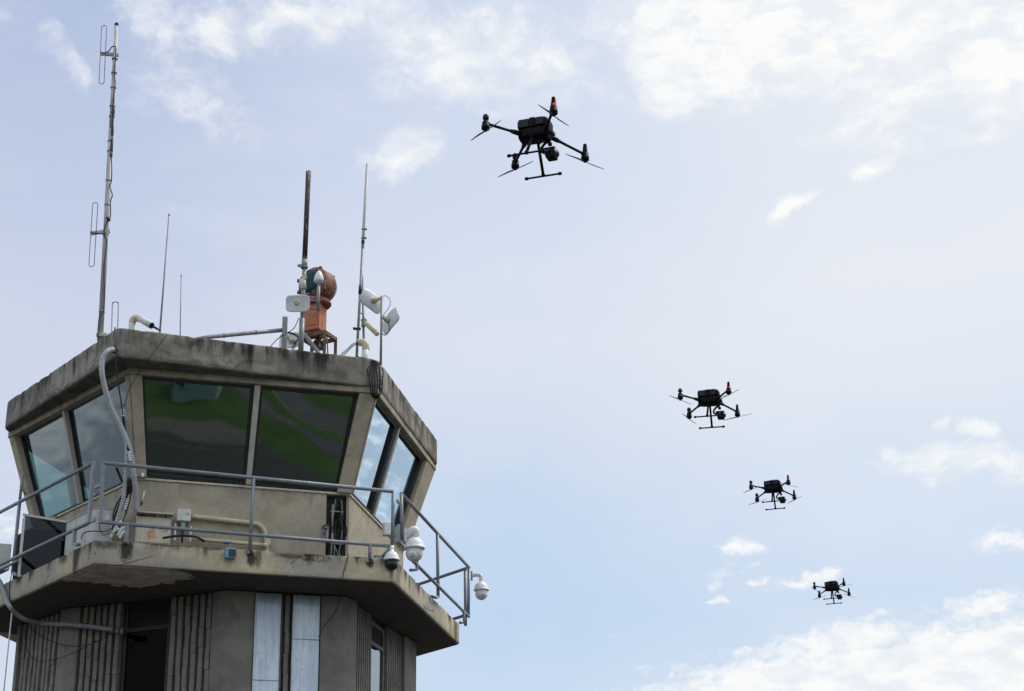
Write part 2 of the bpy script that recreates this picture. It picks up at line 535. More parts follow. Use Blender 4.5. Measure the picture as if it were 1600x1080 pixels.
# ------------------------------------------------------------------ mesh builder
class MB:
    def __init__(self):
        self.bm = bmesh.new()

    def face(self, pts):
        vs = [self.bm.verts.new(Vector(p)) for p in pts]
        return self.bm.faces.new(vs)

    def hexa(self, p):
        "p: 4 bottom + 4 top corners, same winding"
        v = [self.bm.verts.new(Vector(q)) for q in p]
        for f in ((3, 2, 1, 0), (4, 5, 6, 7), (0, 1, 5, 4), (1, 2, 6, 5), (2, 3, 7, 6), (3, 0, 4, 7)):
            self.bm.faces.new([v[i] for i in f])
        return self

    def box(self, c, s, ax=None):
        c = Vector(c)
        X, Y, Z = ax if ax else (Vector((1, 0, 0)), Vector((0, 1, 0)), Vector((0, 0, 1)))
        a, b, d = X * s[0] / 2, Y * s[1] / 2, Z * s[2] / 2
        return self.hexa([c - a - b - d, c + a - b - d, c + a + b - d, c - a + b - d, c - a - b + d, c + a - b + d, c + a + b + d, c - a + b + d])

    def prism(self, poly, z0, z1):
        lo = [self.bm.verts.new((p[0], p[1], z0)) for p in poly]
        hi = [self.bm.verts.new((p[0], p[1], z1)) for p in poly]
        n = len(poly)
        self.bm.faces.new(list(reversed(lo)))
        self.bm.faces.new(hi)
        for i in range(n):
            self.bm.faces.new((lo[i], lo[(i + 1) % n], hi[(i + 1) % n], hi[i]))
        return self

    def tube(self, pts, r, seg=10, cap=True, rough=None):
        pts = [Vector(p) for p in pts]
        n = len(pts)
        rr = r if isinstance(r, (list, tuple)) else [r] * n
        t0 = (pts[1] - pts[0]).normalized()
        ref = Vector((0, 0, 1)) if abs(t0.z) < 0.9 else Vector((1, 0, 0))
        u = t0.cross(ref).normalized()
        rings = []
        for i in range(n):
            a = pts[max(i - 1, 0)]
            b = pts[min(i + 1, n - 1)]
            t = (b - a).normalized()
            u = (u - t * u.dot(t)).normalized()
            w = t.cross(u)
            rings.append([self.bm.verts.new(pts[i] + (u * math.cos(2 * math.pi * k / seg) + w * math.sin(2 * math.pi * k / seg)) * rr[i]) for k in range(seg)])
        for i in range(n - 1):
            for k in range(seg):
                f = self.bm.faces.new((rings[i][k], rings[i][(k + 1) % seg], rings[i + 1][(k + 1) % seg], rings[i + 1][k]))
                f.smooth = True
        if cap:
            self.bm.faces.new(list(reversed(rings[0])))
            self.bm.faces.new(rings[-1])
        return self

    def lathe(self, c, axis, prof, seg=24):
        "prof: list of (distance along axis, radius)"
        c, ax = Vector(c), Vector(axis).normalized()
        ref = Vector((0, 0, 1)) if abs(ax.z) < 0.9 else Vector((1, 0, 0))
        u = ax.cross(ref).normalized()
        w = ax.cross(u)
        rings = []
        for d, r in prof:
            r = max(r, 1e-4)
            rings.append([self.bm.verts.new(c + ax * d + (u * math.cos(2 * math.pi * k / seg) + w * math.sin(2 * math.pi * k / seg)) * r) for k in range(seg)])
        for i in range(len(rings) - 1):
            for k in range(seg):
                f = self.bm.faces.new((rings[i][k], rings[i][(k + 1) % seg], rings[i + 1][(k + 1) % seg], rings[i + 1][k]))
                f.smooth = True
        self.bm.faces.new(list(reversed(rings[0])))
        self.bm.faces.new(rings[-1])
        return self

    def build(self, name, mat, parent=None, bevel=0.0, seg=2, angle=35):
        bm = self.bm
        bmesh.ops.recalc_face_normals(bm, faces=bm.faces[:])
        o0 = Vector(parent['_o']) if parent is not None and '_o' in parent else Vector((0, 0, 0))
        if o0.length:
            bmesh.ops.translate(bm, vec=-o0, verts=bm.verts[:])
        me = bpy.data.meshes.new(name)
        bm.to_mesh(me)
        bm.free()
        me.materials.append(M[mat] if isinstance(mat, str) else mat)
        o = bpy.data.objects.new(name, me)
        C.objects.link(o)
        if parent is not None:
            o.parent = parent
            o['_o'] = list(o0)
        if bevel:
            b = o.modifiers.new('bevel', 'BEVEL')
            b.width = bevel
            b.segments = seg
            b.limit_method = 'ANGLE'
            b.angle_limit = R(angle)
        return o


def curve(pts, n=8):
    "smooth polyline through points"
    pts = [Vector(p) for p in pts]
    P = [2 * pts[0] - pts[1]] + pts + [2 * pts[-1] - pts[-2]]
    out = []
    for i in range(1, len(P) - 2):
        a, b, c, d = P[i - 1], P[i], P[i + 1], P[i + 2]
        for k in range(n):
            t = k / n
            out.append(0.5 * ((2 * b) + (c - a) * t + (2 * a - 5 * b + 4 * c - d) * t * t + (3 * b - a - 3 * c + d) * t ** 3))
    out.append(pts[-1])
    return out


def thing(name, label, cat, loc=(0, 0, 0), group=None):
    o = bpy.data.objects.new(name, None)
    C.objects.link(o)
    o.location = loc
    o['_o'] = list(loc)
    return tag(o, label, cat, group)


def tag(o, label, cat, group=None):
    o['label'] = label
    o['category'] = cat
    if group:
        o['group'] = group
    return o


def struct(o):
    o['kind'] = 'structure'
    return o


# ------------------------------------------------------------------ plan of the tower (hexagon)
HEX = {'A': (-5.779, 22.696), 'B': (-1.758, 24.025), 'C': (-.968, 28.371), 'L': (-8.51, 26.01)}
O = Vector(((HEX['C'][0] + HEX['L'][0]) / 2, (HEX['C'][1] + HEX['L'][1]) / 2, 0))
HEX['E'] = (2 * O.x - HEX['A'][0], 2 * O.y - HEX['A'][1])
HEX['D'] = (2 * O.x - HEX['B'][0], 2 * O.y - HEX['B'][1])
ORDER = 'ABCEDL'


def V(n, k, z=0.0):
    p = HEX[n]
    return Vector((O.x + k * (p[0] - O.x), O.y + k * (p[1] - O.y), z))


def fnorm(p, q):
    d = (V(q, 1) - V(p, 1)).normalized()
    n = Vector((d.y, -d.x, 0))
    return d, (n if n.dot(V(p, 1) - O) > 0 else -n)


Z_BB, Z_BT = 7.60, 7.96          # balcony slab
Z_SILL, Z_WT = 9.19, 10.66       # window band
Z_RB, Z_RT = 10.73, 11.20        # roof slab

tower = thing('control_tower', 'weathered concrete control tower with outward leaning windows and a railed balcony', 'control tower', (O.x, O.y, 0))

def rough_slab(poly, z0, z1, rc=.07, edge=.022, jit=.0045, step=.085, seed=1):
    "cast slab with slightly chipped, uneven arrises"
    rnd = random.Random(seed)
    n = len(poly)
    per = []
    for i in range(n):
        a, b, c = poly[i - 1], poly[i], poly[(i + 1) % n]
        d0, d1 = (a - b).normalized(), (c - b).normalized()
        p0, p1 = b + d0 * rc, b + d1 * rc
        for t in (0, .33, .67, 1):
            per.append((p0.lerp(b, t)).lerp(b.lerp(p1, t), t))
        L = (c - b).length - 2 * rc
        m = max(int(L / step), 1)
        e = b + d1 * (b - c).length - d1 * rc
        for k in range(1, m):
            per.append(p1.lerp(e, k / m))
    cen = sum(per, Vector((0, 0, 0))) / len(per)
    rows = [(z0, .12, 0), (z0, edge, .4), (z0 + edge * .35, edge * .3, .8), (z0 + edge, 0, .8)]
    for k in range(1, 5):
        rows.append((z0 + edge + (z1 - z0 - 2 * edge) * k / 5, 0, .5))
    rows += [(z1 - edge, 0, 1), (z1 - edge * .35, edge * .3, 1), (z1, edge, .6), (z1, .12, 0)]
    mb = MB()
    rings = []
    m = len(per)
    chips = [max(0, rnd.gauss(-.6, 1)) for _ in per]
    low = [rnd.uniform(-1, 1) for _ in per]
    low = [(low[i - 1] + low[i] + low[(i + 1) % m]) / 3 for i in range(m)]
    for (z, ins, w) in rows:
        ring = []
        for i, p in enumerate(per):
            nn = (p - cen).normalized()
            topw = max(0, (z - z0) / (z1 - z0) - .8) * 5
            q_ = p - nn * (ins + w * (rnd.uniform(-1, 1) * jit * .6 + low[i] * jit) + chips[i] * .010 * topw)
            ring.append(mb.bm.verts.new((q_.x, q_.y, z + w * (low[i] * jit * 1.5 - chips[i] * .012 * topw))))
        rings.append(ring)
    for r0_, r1_ in zip(rings, rings[1:]):
        for k in range(m):
            mb.bm.faces.new((r0_[k], r0_[(k + 1) % m], r1_[(k + 1) % m], r1_[k])).smooth = True
    mb.bm.faces.new(list(reversed(rings[0])))
    mb.bm.faces.new(rings[-1])
    return mb



# roof slab
kr = {'A': .96, 'B': .90, 'C': .905, 'E': .93, 'D': .93}
roofpoly = [V(n, kr[n]) if n != 'L' else Vector((-8.217, 25.917, 0)) for n in ORDER]
rough_slab(roofpoly, Z_RB, Z_RT, rc=.09, edge=.03, seed=4).build('roof', 'roof', tower)

# balcony slab, underside with flaked plaster
_nF, _nL, _nR = fnorm('A', 'B')[1], fnorm('L', 'A')[1], fnorm('B', 'C')[1]
_oc = Vector((O.x, O.y, 0))
SP = [(tuple(onp(x, y, V(p, 1), n) - _oc), rx, rz, w) for (x, y, p, n, rx, rz, w) in (
    (197, 858, 'A', _nF, .10, .22, .95), (392, 872, 'A', _nF, .09, .15, .95), (404, 868, 'A', _nF, .05, .2, .7), (165, 850, 'A', _nF, .22, .10, .7), (120, 862, 'A', _nL, .16, .40, .9), (100, 872, 'A', _nL, .12, .12, .7),
    (30, 902, 'A', _nL, .14, .12, .9), (60, 880, 'A', _nL, .20, .07, .8), (578, 880, 'A', _nF, .07, .08, .9), (612, 892, 'A', _nF, .05, .22, .6), (455, 868, 'A', _nF, .25, .06, .8), (258, 848, 'A', _nF, .25, .07, .8),
    (330, 855, 'A', _nF, .22, .06, .7), (672, 935, 'B', _nR, .10, .14, .6), (712, 985, 'B', _nR, .18, .25, .75), (640, 905, 'B', _nR, .08, .2, .6), (718, 972, 'B', _nR, .1, .08, .9))]
M['fascia'] = concrete('painted_balcony_concrete', (.56, .485, .34), (.34, .32, .285), (.040, .034, .028), top=(7.97, 0.16), streak=1.0, bottom=None, blotch=(.5, .57), seed=3.3, mott=.35, spots=SP, rim=.035)
rough_slab([V(n, 1) for n in ORDER], Z_BB + .02, Z_BT, rc=.05, edge=.02, seed=9).build('balcony', 'fascia', tower)
q, base, fineb, patch = soffit_mat()
o_t = Vector((O.x, O.y, 0))
pc = pz(185, 920, Z_BB) - o_t
pc = pz(188, 899, Z_BB) - o_t
p1 = patch(Vector((pc.x, pc.y, 0)), 1.0, 0.70, R(16))
p2c = pz(2, 1000, Z_BB) - o_t
p2 = patch(Vector((p2c.x, p2c.y, 0)), 0.35, 0.6, 0)
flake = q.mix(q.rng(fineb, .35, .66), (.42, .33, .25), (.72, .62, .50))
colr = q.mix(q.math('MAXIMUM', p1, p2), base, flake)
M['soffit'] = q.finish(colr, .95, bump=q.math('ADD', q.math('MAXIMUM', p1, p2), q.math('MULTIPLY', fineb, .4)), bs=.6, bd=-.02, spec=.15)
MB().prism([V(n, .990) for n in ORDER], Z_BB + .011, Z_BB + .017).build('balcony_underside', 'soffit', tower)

# shaft: irregular polygon, point symmetric about the axis
S = [Vector((-7.80, 26.26, 0)), Vector((-6.75, 25.18, 0)), Vector((-4.20, 24.23, 0)), Vector((-2.53, 24.76, 0)), Vector((-2.40, 24.98, 0))]
S = S + [Vector((2 * O.x - p.x, 2 * O.y - p.y, 0)) for p in S]
# recessed bays (face start, face end, from, to) in metres from the start of the face
SH_T = Z_BB - .002


def facevec(a, b):
    d = (b - a).normalized()
    n = Vector((d.y, -d.x, 0))
    if n.dot(a - O) < 0:
        n = -n
    return d, n


def bay_range(i, x0, x1, yref=960):
    a, b = S[i], S[i + 1]
    d, n = facevec(a, b)
    return (onp(x0, yref, a, n) - a).dot(d), (onp(x1, yref, a, n) - a).dot(d)


BAYS = {}
r0, r1 = bay_range(0, 31, 92, 985)
BAYS[0] = (r0, r1)
r0, r1 = bay_range(1, 125, 331, 960)
BAYS[1] = (r0, r1)
r0, r1 = bay_range(2, 398, 501, 960)
BAYS[2] = (r0, r1)
r0, r1 = bay_range(4, 557.5, 633, 990)
BAYS[4] = (r0, r1)
RD = 0.16
poly = []
for i in range(10):
    a, b = S[i], S[(i + 1) % 10]
    d, n = facevec(a, b)
    poly.append(a)
    if i in BAYS:
        s0, s1 = BAYS[i]
        poly += [a + d * s0, a + d * s0 - n * RD, a + d * s1 - n * RD, a + d * s1]
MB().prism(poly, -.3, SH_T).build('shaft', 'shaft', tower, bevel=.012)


def fins(i, s0, s1, count, ztop, zbot, name='louver_fins', depth=.13, back=RD, width=.6, jit=1.0):
    a, b = S[i], S[i + 1]
    d, n = facevec(a, b)
    mb = MB()
    pitch = (s1 - s0) / count
    for k in range(count):
        sc = s0 + (k + .5) * pitch
        z = ztop
        stag = random.uniform(0, .28)
        first = True
        while z > zbot:
            h = (.30 - stag * .6) if first else .30
            first = False
            zl = max(z - h, zbot)
            j = random.uniform(-.005, .005) * jit
            jn = random.uniform(-.008, .008) * jit
            w = pitch * width * (1 + random.uniform(-.05, .05) * jit)
            mb.box(a + d * (sc + j) - n * (back - depth / 2 - .002 - jn) + Vector((0, 0, (z + zl) / 2)), (w, depth, z - zl - .005), (d, n, Vector((0, 0, 1))))
            z = zl
    return mb.build(name, 'fin', tower)


Z_FB = 3.0
s0, s1 = BAYS[0]
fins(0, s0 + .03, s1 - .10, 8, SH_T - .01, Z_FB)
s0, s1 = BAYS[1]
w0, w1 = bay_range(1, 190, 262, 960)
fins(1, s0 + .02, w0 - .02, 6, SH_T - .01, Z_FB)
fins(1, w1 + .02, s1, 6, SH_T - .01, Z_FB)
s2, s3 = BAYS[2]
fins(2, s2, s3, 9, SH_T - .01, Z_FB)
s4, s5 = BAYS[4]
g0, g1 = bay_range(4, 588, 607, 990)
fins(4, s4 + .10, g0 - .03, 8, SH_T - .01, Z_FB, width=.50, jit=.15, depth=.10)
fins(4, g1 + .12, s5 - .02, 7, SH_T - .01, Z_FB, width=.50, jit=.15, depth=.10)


def shaft_window(i, w0, w1, zt, ztr, zb, bright=False):
    a, b = S[i], S[i + 1]
    d, n = facevec(a, b)
    up = Vector((0, 0, 1))
    fr = MB()
    off = -RD + .03
    for (u0, u1, v0, v1) in ((w0, w0 + .05, zb, zt), (w1 - .05, w1, zb, zt), (w0 + .05, w1 - .05, zt - .05, zt), (w0 + .05, w1 - .05, ztr - .03, ztr + .03)):
        fr.box(a + d * (u0 + u1) / 2 + n * off + up * (v0 + v1) / 2, (u1 - u0, .06, v1 - v0), (d, n, up))
    f = fr.build('window', 'gasket' if not bright else 'shaftframe', tower)
    p = MB()
    p.box(a + d * (w0 + w1) / 2 + n * (off + .004) + up * (ztr - .03 + zb) / 2, (w1 - w0 - .1, .008, ztr - .03 - zb), (d, n, up))
    p.build('pane', 'glassB' if not bright else 'glassS', f)
    h = MB()
    h.box(a + d * (w0 + w1) / 2 + n * (off + .004) + up * (zt - .05 + ztr + .03) / 2, (w1 - w0 - .1, .008, zt - .08 - ztr), (d, n, up))
    h.build('transom_panel', 'dark', f)
    c = MB()
    if not bright:
        k = 0
        x = w0 + .05
        pts = []
        while x < w1 - .05:
            pts.append(a + d * x + n * (off - .02 + .008 * (1 if k % 2 else -1)))
            x += .035
            k += 1
        for p0, p1 in zip(pts, pts[1:]):
            c.face([p0 + up * zb, p1 + up * zb, p1 + up * (ztr - .05), p0 + up * (ztr - .05)])
        c.build('curtain', 'curtain', f)
    return f


a1 = S[1]
d1, n1 = facevec(S[1], S[2])
shaft_window(1, w0, w1, onp(225, 936, a1, n1).z, onp(225, 980, a1, n1).z, Z_FB)
a4 = S[4]
d4, n4 = facevec(S[4], S[5])
shaft_window(4, g0, g1 + .10, onp(598, 976, a4, n4).z, onp(598, 1008, a4, n4).z, Z_FB, True)

# sheets of galvanised metal nailed over the front louvers
d2, n2 = facevec(S[2], S[3])
for (xa, xb, lab) in ((399, 439.5, None), (458, 500, None)):
    u0 = (onp(xa, 940, S[2] + n2 * .02, n2) - S[2]).dot(d2)
    u1 = (onp(xb, 940, S[2] + n2 * .02, n2) - S[2]).dot(d2)
    mb = MB()
    nz, nu = 26, 6
    zt, zb = SH_T - .02, Z_FB
    grid = []
    for j in range(nz + 1):
        z = zt + (zb - zt) * j / nz
        row = []
        for k in range(nu + 1):
            u = u0 + (u1 - u0) * k / nu
            row.append(mb.bm.verts.new(S[2] + d2 * u + n2 * (.022 + random.uniform(-.004, .004)) + Vector((0, 0, z))))
        grid.append(row)
    for j in range(nz):
        for k in range(nu):
            mb.bm.faces.new((grid[j][k], grid[j][k + 1], grid[j + 1][k + 1], grid[j + 1][k])).smooth = True
    o = mb.build('sheet_metal_panel', 'sheet', tower)
    sm = o.modifiers.new('thickness', 'SOLIDIFY')
    sm.thickness = .006
    mb = MB()                                              # lap joints of the sheets
    zj = onp((xa + xb) / 2, 1064 if xa < 420 else 1000, S[2], n2).z
    mb.box(S[2] + d2 * (u0 + u1) / 2 + n2 * .030 + Vector((0, 0, zj)), (u1 - u0, .006, .012), (d2, n2, Vector((0, 0, 1))))
    mb.build('lap_joint', 'galv', o)

# cab wall below the windows: one slab per side
kw = {'A': .748, 'B': .748, 'C': .752, 'E': .748, 'D': .748, 'L': .775}
wall = MB()
up = Vector((0, 0, 1))
dF, nF = fnorm('A', 'B')
dR, nR = fnorm('B', 'C')
dL, nL = fnorm('L', 'A')
wA, wB, wC, wL = (V(n, kw[n]) for n in 'ABCL')
rec0 = (onp(509.5, 820, wA, nF) - wA).dot(dF)               # cable recess near corner B
lenF = (wB - wA).length
TH = .16


def wallslab(mb, a, b, z0, z1, th=TH, e0=0, e1=0):
    d = (b - a).normalized()
    n = Vector((d.y, -d.x, 0))
    if n.dot(a - O) < 0:
        n = -n
    i0, i1 = a - n * th + d * e0, b - n * th + d * e1
    mb.hexa([a + up * z0, b + up * z0, i1 + up * z0, i0 + up * z0, a + up * z1, b + up * z1, i1 + up * z1, i0 + up * z1])


Z_WB = Z_BT + .002
Z_W1 = Z_SILL - .02
mt = TH / math.tan(R(60))
wallslab(wall, wA, wA + dF * rec0, Z_WB, Z_W1, e0=mt)
wallslab(wall, wB, wC, Z_WB, Z_W1, th=.05, e0=0, e1=-mt)
wallslab(wall, V('C', .75), V('E', .745), Z_WB, Z_W1, e0=mt, e1=-mt)
wallslab(wall, V('E', .745), V('D', .745), Z_WB, Z_W1, e0=mt, e1=-mt)
wallslab(wall, V('D', .745), wL, Z_WB, Z_W1, e0=mt, e1=-mt)
wallslab(wall, wL, wA, Z_WB, Z_W1, e0=mt, e1=-mt)
wall.build('cab_wall', 'wall', tower, bevel=.008)
rb = MB()
rb.box(wA + dF * (rec0 + lenF) / 2 - nF * (TH - .015) + up * (Z_WB + Z_W1) / 2, (lenF - rec0 - .05, .02, Z_W1 - Z_WB), (dF, nF, up))
recess = rb.build('cable_recess', 'recessback', tower)
cb = MB()
for k in range(17):
    u = rec0 + .05 + random.random() * (lenF - rec0 - .11)
    pts = []
    for j in range(8):
        t = j / 7
        uu = u + random.uniform(-.035, .035) + (.03 * math.sin(3 * t + k))
        if t > .8:
            uu += (rec0 + .20 - uu) * (t - .8) * 2.2
        pts.append(wA + dF * min(max(uu, rec0 + .02), lenF - .03) - nF * random.uniform(.0, .09) + up * (Z_WB + .02 + t * (Z_W1 - Z_WB - .06)))
    cb.tube(curve(pts, 4), random.uniform(.008, .016), 6)
cb.build('recess_cables', 'black', recess)
cb = MB()
for k in range(2):
    u = rec0 + .12 + k * .11
    pts = [wA + dF * (u + random.uniform(-.02, .02)) + nF * random.uniform(-.02, .01) + up * (Z_WB + .02 + j / 7 * (Z_W1 - Z_WB - .1)) for j in range(8)]
    cb.tube(curve(pts, 4), .007, 6)
cb.build('recess_grey_cables', 'greyhose', recess)
for k in range(2):
    z_ = Z_WB + .45 + k * .5
    MB().box(wA + dF * (rec0 + .17) - nF * .02 + up * z_, (.2, .015, .016), (dF, nF, up)).build('cable_tray_rung', 'greyhose', recess)
cb = MB()
cb.tube([wA + dF * (rec0 + .09) - nF * .02 + up * (Z_WB + .05), wA + dF * (rec0 + .10) - nF * .02 + up * (Z_W1 - .15)], .014, 8)
pts = [wA + dF * (rec0 + .16 + .05 * math.sin(j * .9)) - nF * .015 + up * (Z_WB + .02 + j * .1) for j in range(7)]
cb.tube(curve(pts, 4), .007, 6)
cb.build('recess_conduit', 'greyhose', recess)
ob = MB()
ob.box(onp(508, 833, wA + nF * .03, nF), (.09, .06, .22), (dF, nF, up))
ob.box(onp(508.5, 823, wA + nF * .05, nF), (.05, .05, .06), (dF, nF, up))
ob.build('switch_box', 'rust', recess, bevel=.006)

# sill, windows, columns, lintel
kb = {'A': .760, 'B': .760, 'C': .760, 'E': .760, 'D': .760, 'L': .785}
kt = {'A': .852, 'B': .885, 'C': .885, 'E': .865, 'D': .865, 'L': .905}
MB().prism([V(n, kw[n] + .006) for n in ORDER], Z_SILL - .022, Z_SILL + .012).build('window_sill', 'ledge', tower, bevel=.008)
MB().prism([V(n, kt[n] + .012) for n in ORDER], Z_WT - .02, Z_RB + .02).build('lintel', 'column', tower, bevel=.01)
MB().prism([V(n, .80) for n in ORDER], Z_WT + .03, Z_WT + .06).build('ceiling', 'ceil', tower)
MB().prism([V(n, .70) for n in ORDER], Z_BT + .004, Z_BT + .03).build('cab_floor', 'dark', tower)


def Wp(p, q, s, t, off=0.0):
    a0, b0 = V(p, kb[p], Z_SILL + .02), V(q, kb[q], Z_SILL + .02)
    a1, b1 = V(p, kt[p], Z_WT - .02), V(q, kt[q], Z_WT - .02)
    lo = a0.lerp(b0, s)
    hi = a1.lerp(b1, s)
    nn = (b0 - a0).cross(a1 - a0).normalized()
    if nn.dot(a0 - Vector((O.x, O.y, a0.z))) < 0:
        nn = -nn
    return lo.lerp(hi, t) + nn * off


def bar(mb, p, q, s0, s1, t0, t1, o0, o1):
    lo = [Wp(p, q, s0, t0, o1), Wp(p, q, s1, t0, o1), Wp(p, q, s1, t0, o0), Wp(p, q, s0, t0, o0)]
    hi = [Wp(p, q, s0, t1, o1), Wp(p, q, s1, t1, o1), Wp(p, q, s1, t1, o0), Wp(p, q, s0, t1, o0)]
    mb.hexa(lo + hi)


#            corner columns s, mullion centre s, glass material
FACES = [('A', 'B', .047, .932, .512, 'glassF'), ('B', 'C', .012, .845, .40, 'glassR'), ('C', 'E', .12, .93, .5, 'glassL'),
         ('E', 'D', .06, .94, .5, 'glassL'), ('D', 'L', .06, .94, .5, 'glassL'), ('L', 'A', .045, .972, .46, 'glassL')]
for (p, q, c0, c1, mc, gm) in FACES:
    for (ca_, cb_) in ((.0, c0), (c1, 1.0)):
        col = MB()
        bar(col, p, q, ca_, cb_, -.01, 1.0, -.15, .03)
        col.build('corner_column', 'column', tower, bevel=.008)
    mu = MB()
    wm = .012 if gm == 'glassF' else .008
    gd = -.105 if gm == 'glassL' else -.13
    gf = -.072 if gm == 'glassL' else -.035
    bar(mu, p, q, mc - wm, mc + wm, 0.0, 1.0, -.09, .0)
    mu.build('mullion', 'frame', tower, bevel=.004)
    for (g0_, g1_) in ((c0, mc - wm), (mc + wm, c1)):
        fr = MB()
        e = .030 if gm == 'glassR' else .012
        bar(fr, p, q, g0_ + .002, g0_ + e, .004, .996, gd, gf)
        bar(fr, p, q, g1_ - e, g1_ - .002, .004, .996, gd, gf)
        bar(fr, p, q, g0_ + e, g1_ - e, .004, .022, gd, gf)
        bar(fr, p, q, g0_ + e, g1_ - e, .965, .996, gd, gf)
        w = fr.build('window', 'gasket', tower)
        gl = MB()
        a0_, b0_, a1_, b1_ = Wp(p, q, 0, 0), Wp(p, q, 1, 0), Wp(p, q, 0, 1), Wp(p, q, 1, 1)
        gn = ((b0_ - a0_) + (b1_ - a1_)).cross((a1_ - a0_) + (b1_ - b0_)).normalized()   # one flat plane for both panes
        gc = (a0_ + b0_ + a1_ + b1_) / 4
        if gn.dot(gc - Vector((O.x, O.y, gc.z))) < 0:
            gn = -gn
        gl.face([v_ - gn * ((v_ - gc).dot(gn) + .085) for v_ in (Wp(p, q, g0_ + .006, .01), Wp(p, q, g1_ - .006, .01), Wp(p, q, g1_ - .006, .98), Wp(p, q, g0_ + .006, .98))])
        gl.build('pane', gm, w)

# little lamp and clip on the wall by corner A
lm = MB()
lm.lathe(onp(223, 742.5, wA + nF * .10, nF), -up, [(-.03, .012), (-.025, .024), (.03, .024), (.035, .015)], 12)
lamp = tag(lm.build('wall_lamp', 'white'), 'tiny white lamp at the left end of the front window sill', 'lamp')
lm = MB()
p = onp(223, 742, wA + nF * .03, nF)
lm.box(p + dF * -.05, (.07, .05, .05), (dF, nF, up))
lm.build('bracket', 'black', lamp)
cl = MB()
pa, pb = onp(226, 768, wA + nF * .02, nF), onp(222, 784, wA + nF * .02, nF)
cl.tube([pa, pb], .016, 8)
clip = tag(cl.build('cable_clip', 'pvc'), 'small pale clip holding the wall above the rusty cabinet', 'clip')
cl = MB()
cl.tube([pb, pb + (pb - pa) * .35], .012, 8)
cl.build('screw_end', 'black', clip)


# ------------------------------------------------------------------ railings
def rail_thing(p, q, off, label, top, bottom, posts, feet, group='grey pipe railings around the balcony', extra=()):
    d, n = fnorm(p, q)
    P0 = V(p, 1) + n * off

    def at(x, y):
        return onp(x, y, P0, n)
    base = at(*bottom[0])
    root = thing('railing', label, 'railing', (base.x, base.y, Z_BT), group)
    r = .0275
    MB().tube([at(*top[0]), at(*top[1])], r, 12).build('top_rail', 'pipe', root)
    MB().tube([at(*bottom[0]), at(*bottom[1])], r * .95, 12).build('bottom_rail', 'pipe', root)
    for (a, b, sq) in posts:
        mb = MB()
        pa, pb = at(*a), at(*b)
        if sq:
            mb.box((pa + pb) / 2, (.055, .045, (pa - pb).length), (d, n, (pa - pb).normalized()))
            mb.build('post', 'pipe', root, bevel=.004)
        else:
            mb.tube([pa, pb], r * .95, 12)
            mb.build('post', 'pipe', root)
    for f in feet:
        mb = MB()
        pts = [at(*u) for u in f[:-1]]
        e = at(*f[-1])
        end = onp(*f[-1], V(p, 1) - n * .02, n)
        pts.append(end)
        mb.tube(pts, r * .9, 10)
        mb.build('foot', 'pipe', root)
    for e in extra:
        e(root, at, d, n)
    return root


def plate(xy, sx, sz):
    def f(root, at, d, n):
        MB().box(at(*xy), (sx, .03, sz), (d, n, up)).build('clamp', 'galv', root, bevel=.003)
    return f


def foot_block(xy):
    def f(root, at, d, n):
        c = at(*xy)
        MB().box(c - n * .02, (.075, .07, .05), (d, n, up)).build('base_plate', 'rust', root, bevel=.004)
    return f


def upper_pole(root, at, d, n):
    MB().tube([at(30.6, 786), at(35, 742)], .022, 10).build('pole_extension', 'pipe', root)
    MB().tube([at(34, 765), at(40, 772)], .010, 8).build('stay', 'black', root)


rail_thing('A', 'B', .03, 'long grey pipe railing along the front of the balcony', ((160.5, 723.3), (614.5, 768.2)), ((157, 816.2), (613, 853.7)),
           [((161, 722), (157, 818), True), ((396.6, 747), (390.4, 861), False), ((614.6, 767), (613, 855), False), ((198.6, 819.5), (196.8, 848), True), ((578.5, 851), (577.5, 874), False)],
           [], extra=(foot_block((196.6, 848)), foot_block((390, 863)), foot_block((577, 876))))
rail_thing('L', 'A', .03, 'grey pipe railing over the left side of the balcony beside the air conditioner', ((147.5, 722.8), (-60, 832)), ((139.2, 817), (-60, 911)),
           [((146.5, 722), (138.8, 818), True), ((30.6, 786), (19.5, 896), False), ((117, 829), (115, 851), True)],
           [((19.5, 895), (27, 899), (31, 897)), ((115.5, 850), (121, 852), (124, 851))], extra=(plate((152, 760), .12, .05), plate((146, 813), .12, .05), upper_pole))
rail_thing('B', 'C', .05, 'grey pipe railing over the right side of the balcony behind the white cameras', ((626.6, 771.5), (733, 886.8)), ((641, 872.5), (732.5, 963.5)),
           [((627, 771), (628, 842), False), ((683.4, 832), (684.5, 933.5), False), ((732.6, 886), (731.8, 964), False)],
           [((684.5, 933), (680, 934), (674, 932)), ((724.5, 955), (725.5, 973.5), (718, 973)), ((628, 840), (634, 849), (648, 862), (651.3, 868), (651.3, 890.5), (641, 891))],
           extra=(plate((622, 784), .10, .04),))
nC = fnorm('C', 'E')
pc0 = onp(729, 888, V('B', 1) + nR * .05, nR)
pc1 = pc0 + nC[0] * 3.9
pb0 = onp(725.5, 962, V('B', 1) + nR * .05, nR)
rr = thing('railing', 'grey pipe railing along the far right side of the balcony, seen against the sky', 'railing', (pc0.x, pc0.y, Z_BT), 'grey pipe railings around the balcony')
MB().tube([pc0, pc1], .027, 12).build('top_rail', 'pipe', rr)
MB().tube([pb0, pb0 + nC[0] * 3.9], .026, 12).build('bottom_rail', 'pipe', rr)
for s in (0.04, 1.9, 3.8):
    MB().tube([pc0 + nC[0] * s, Vector((pc0.x, pc0.y, pb0.z - .12)) + nC[0] * s], .026, 12).build('post', 'pipe', rr)


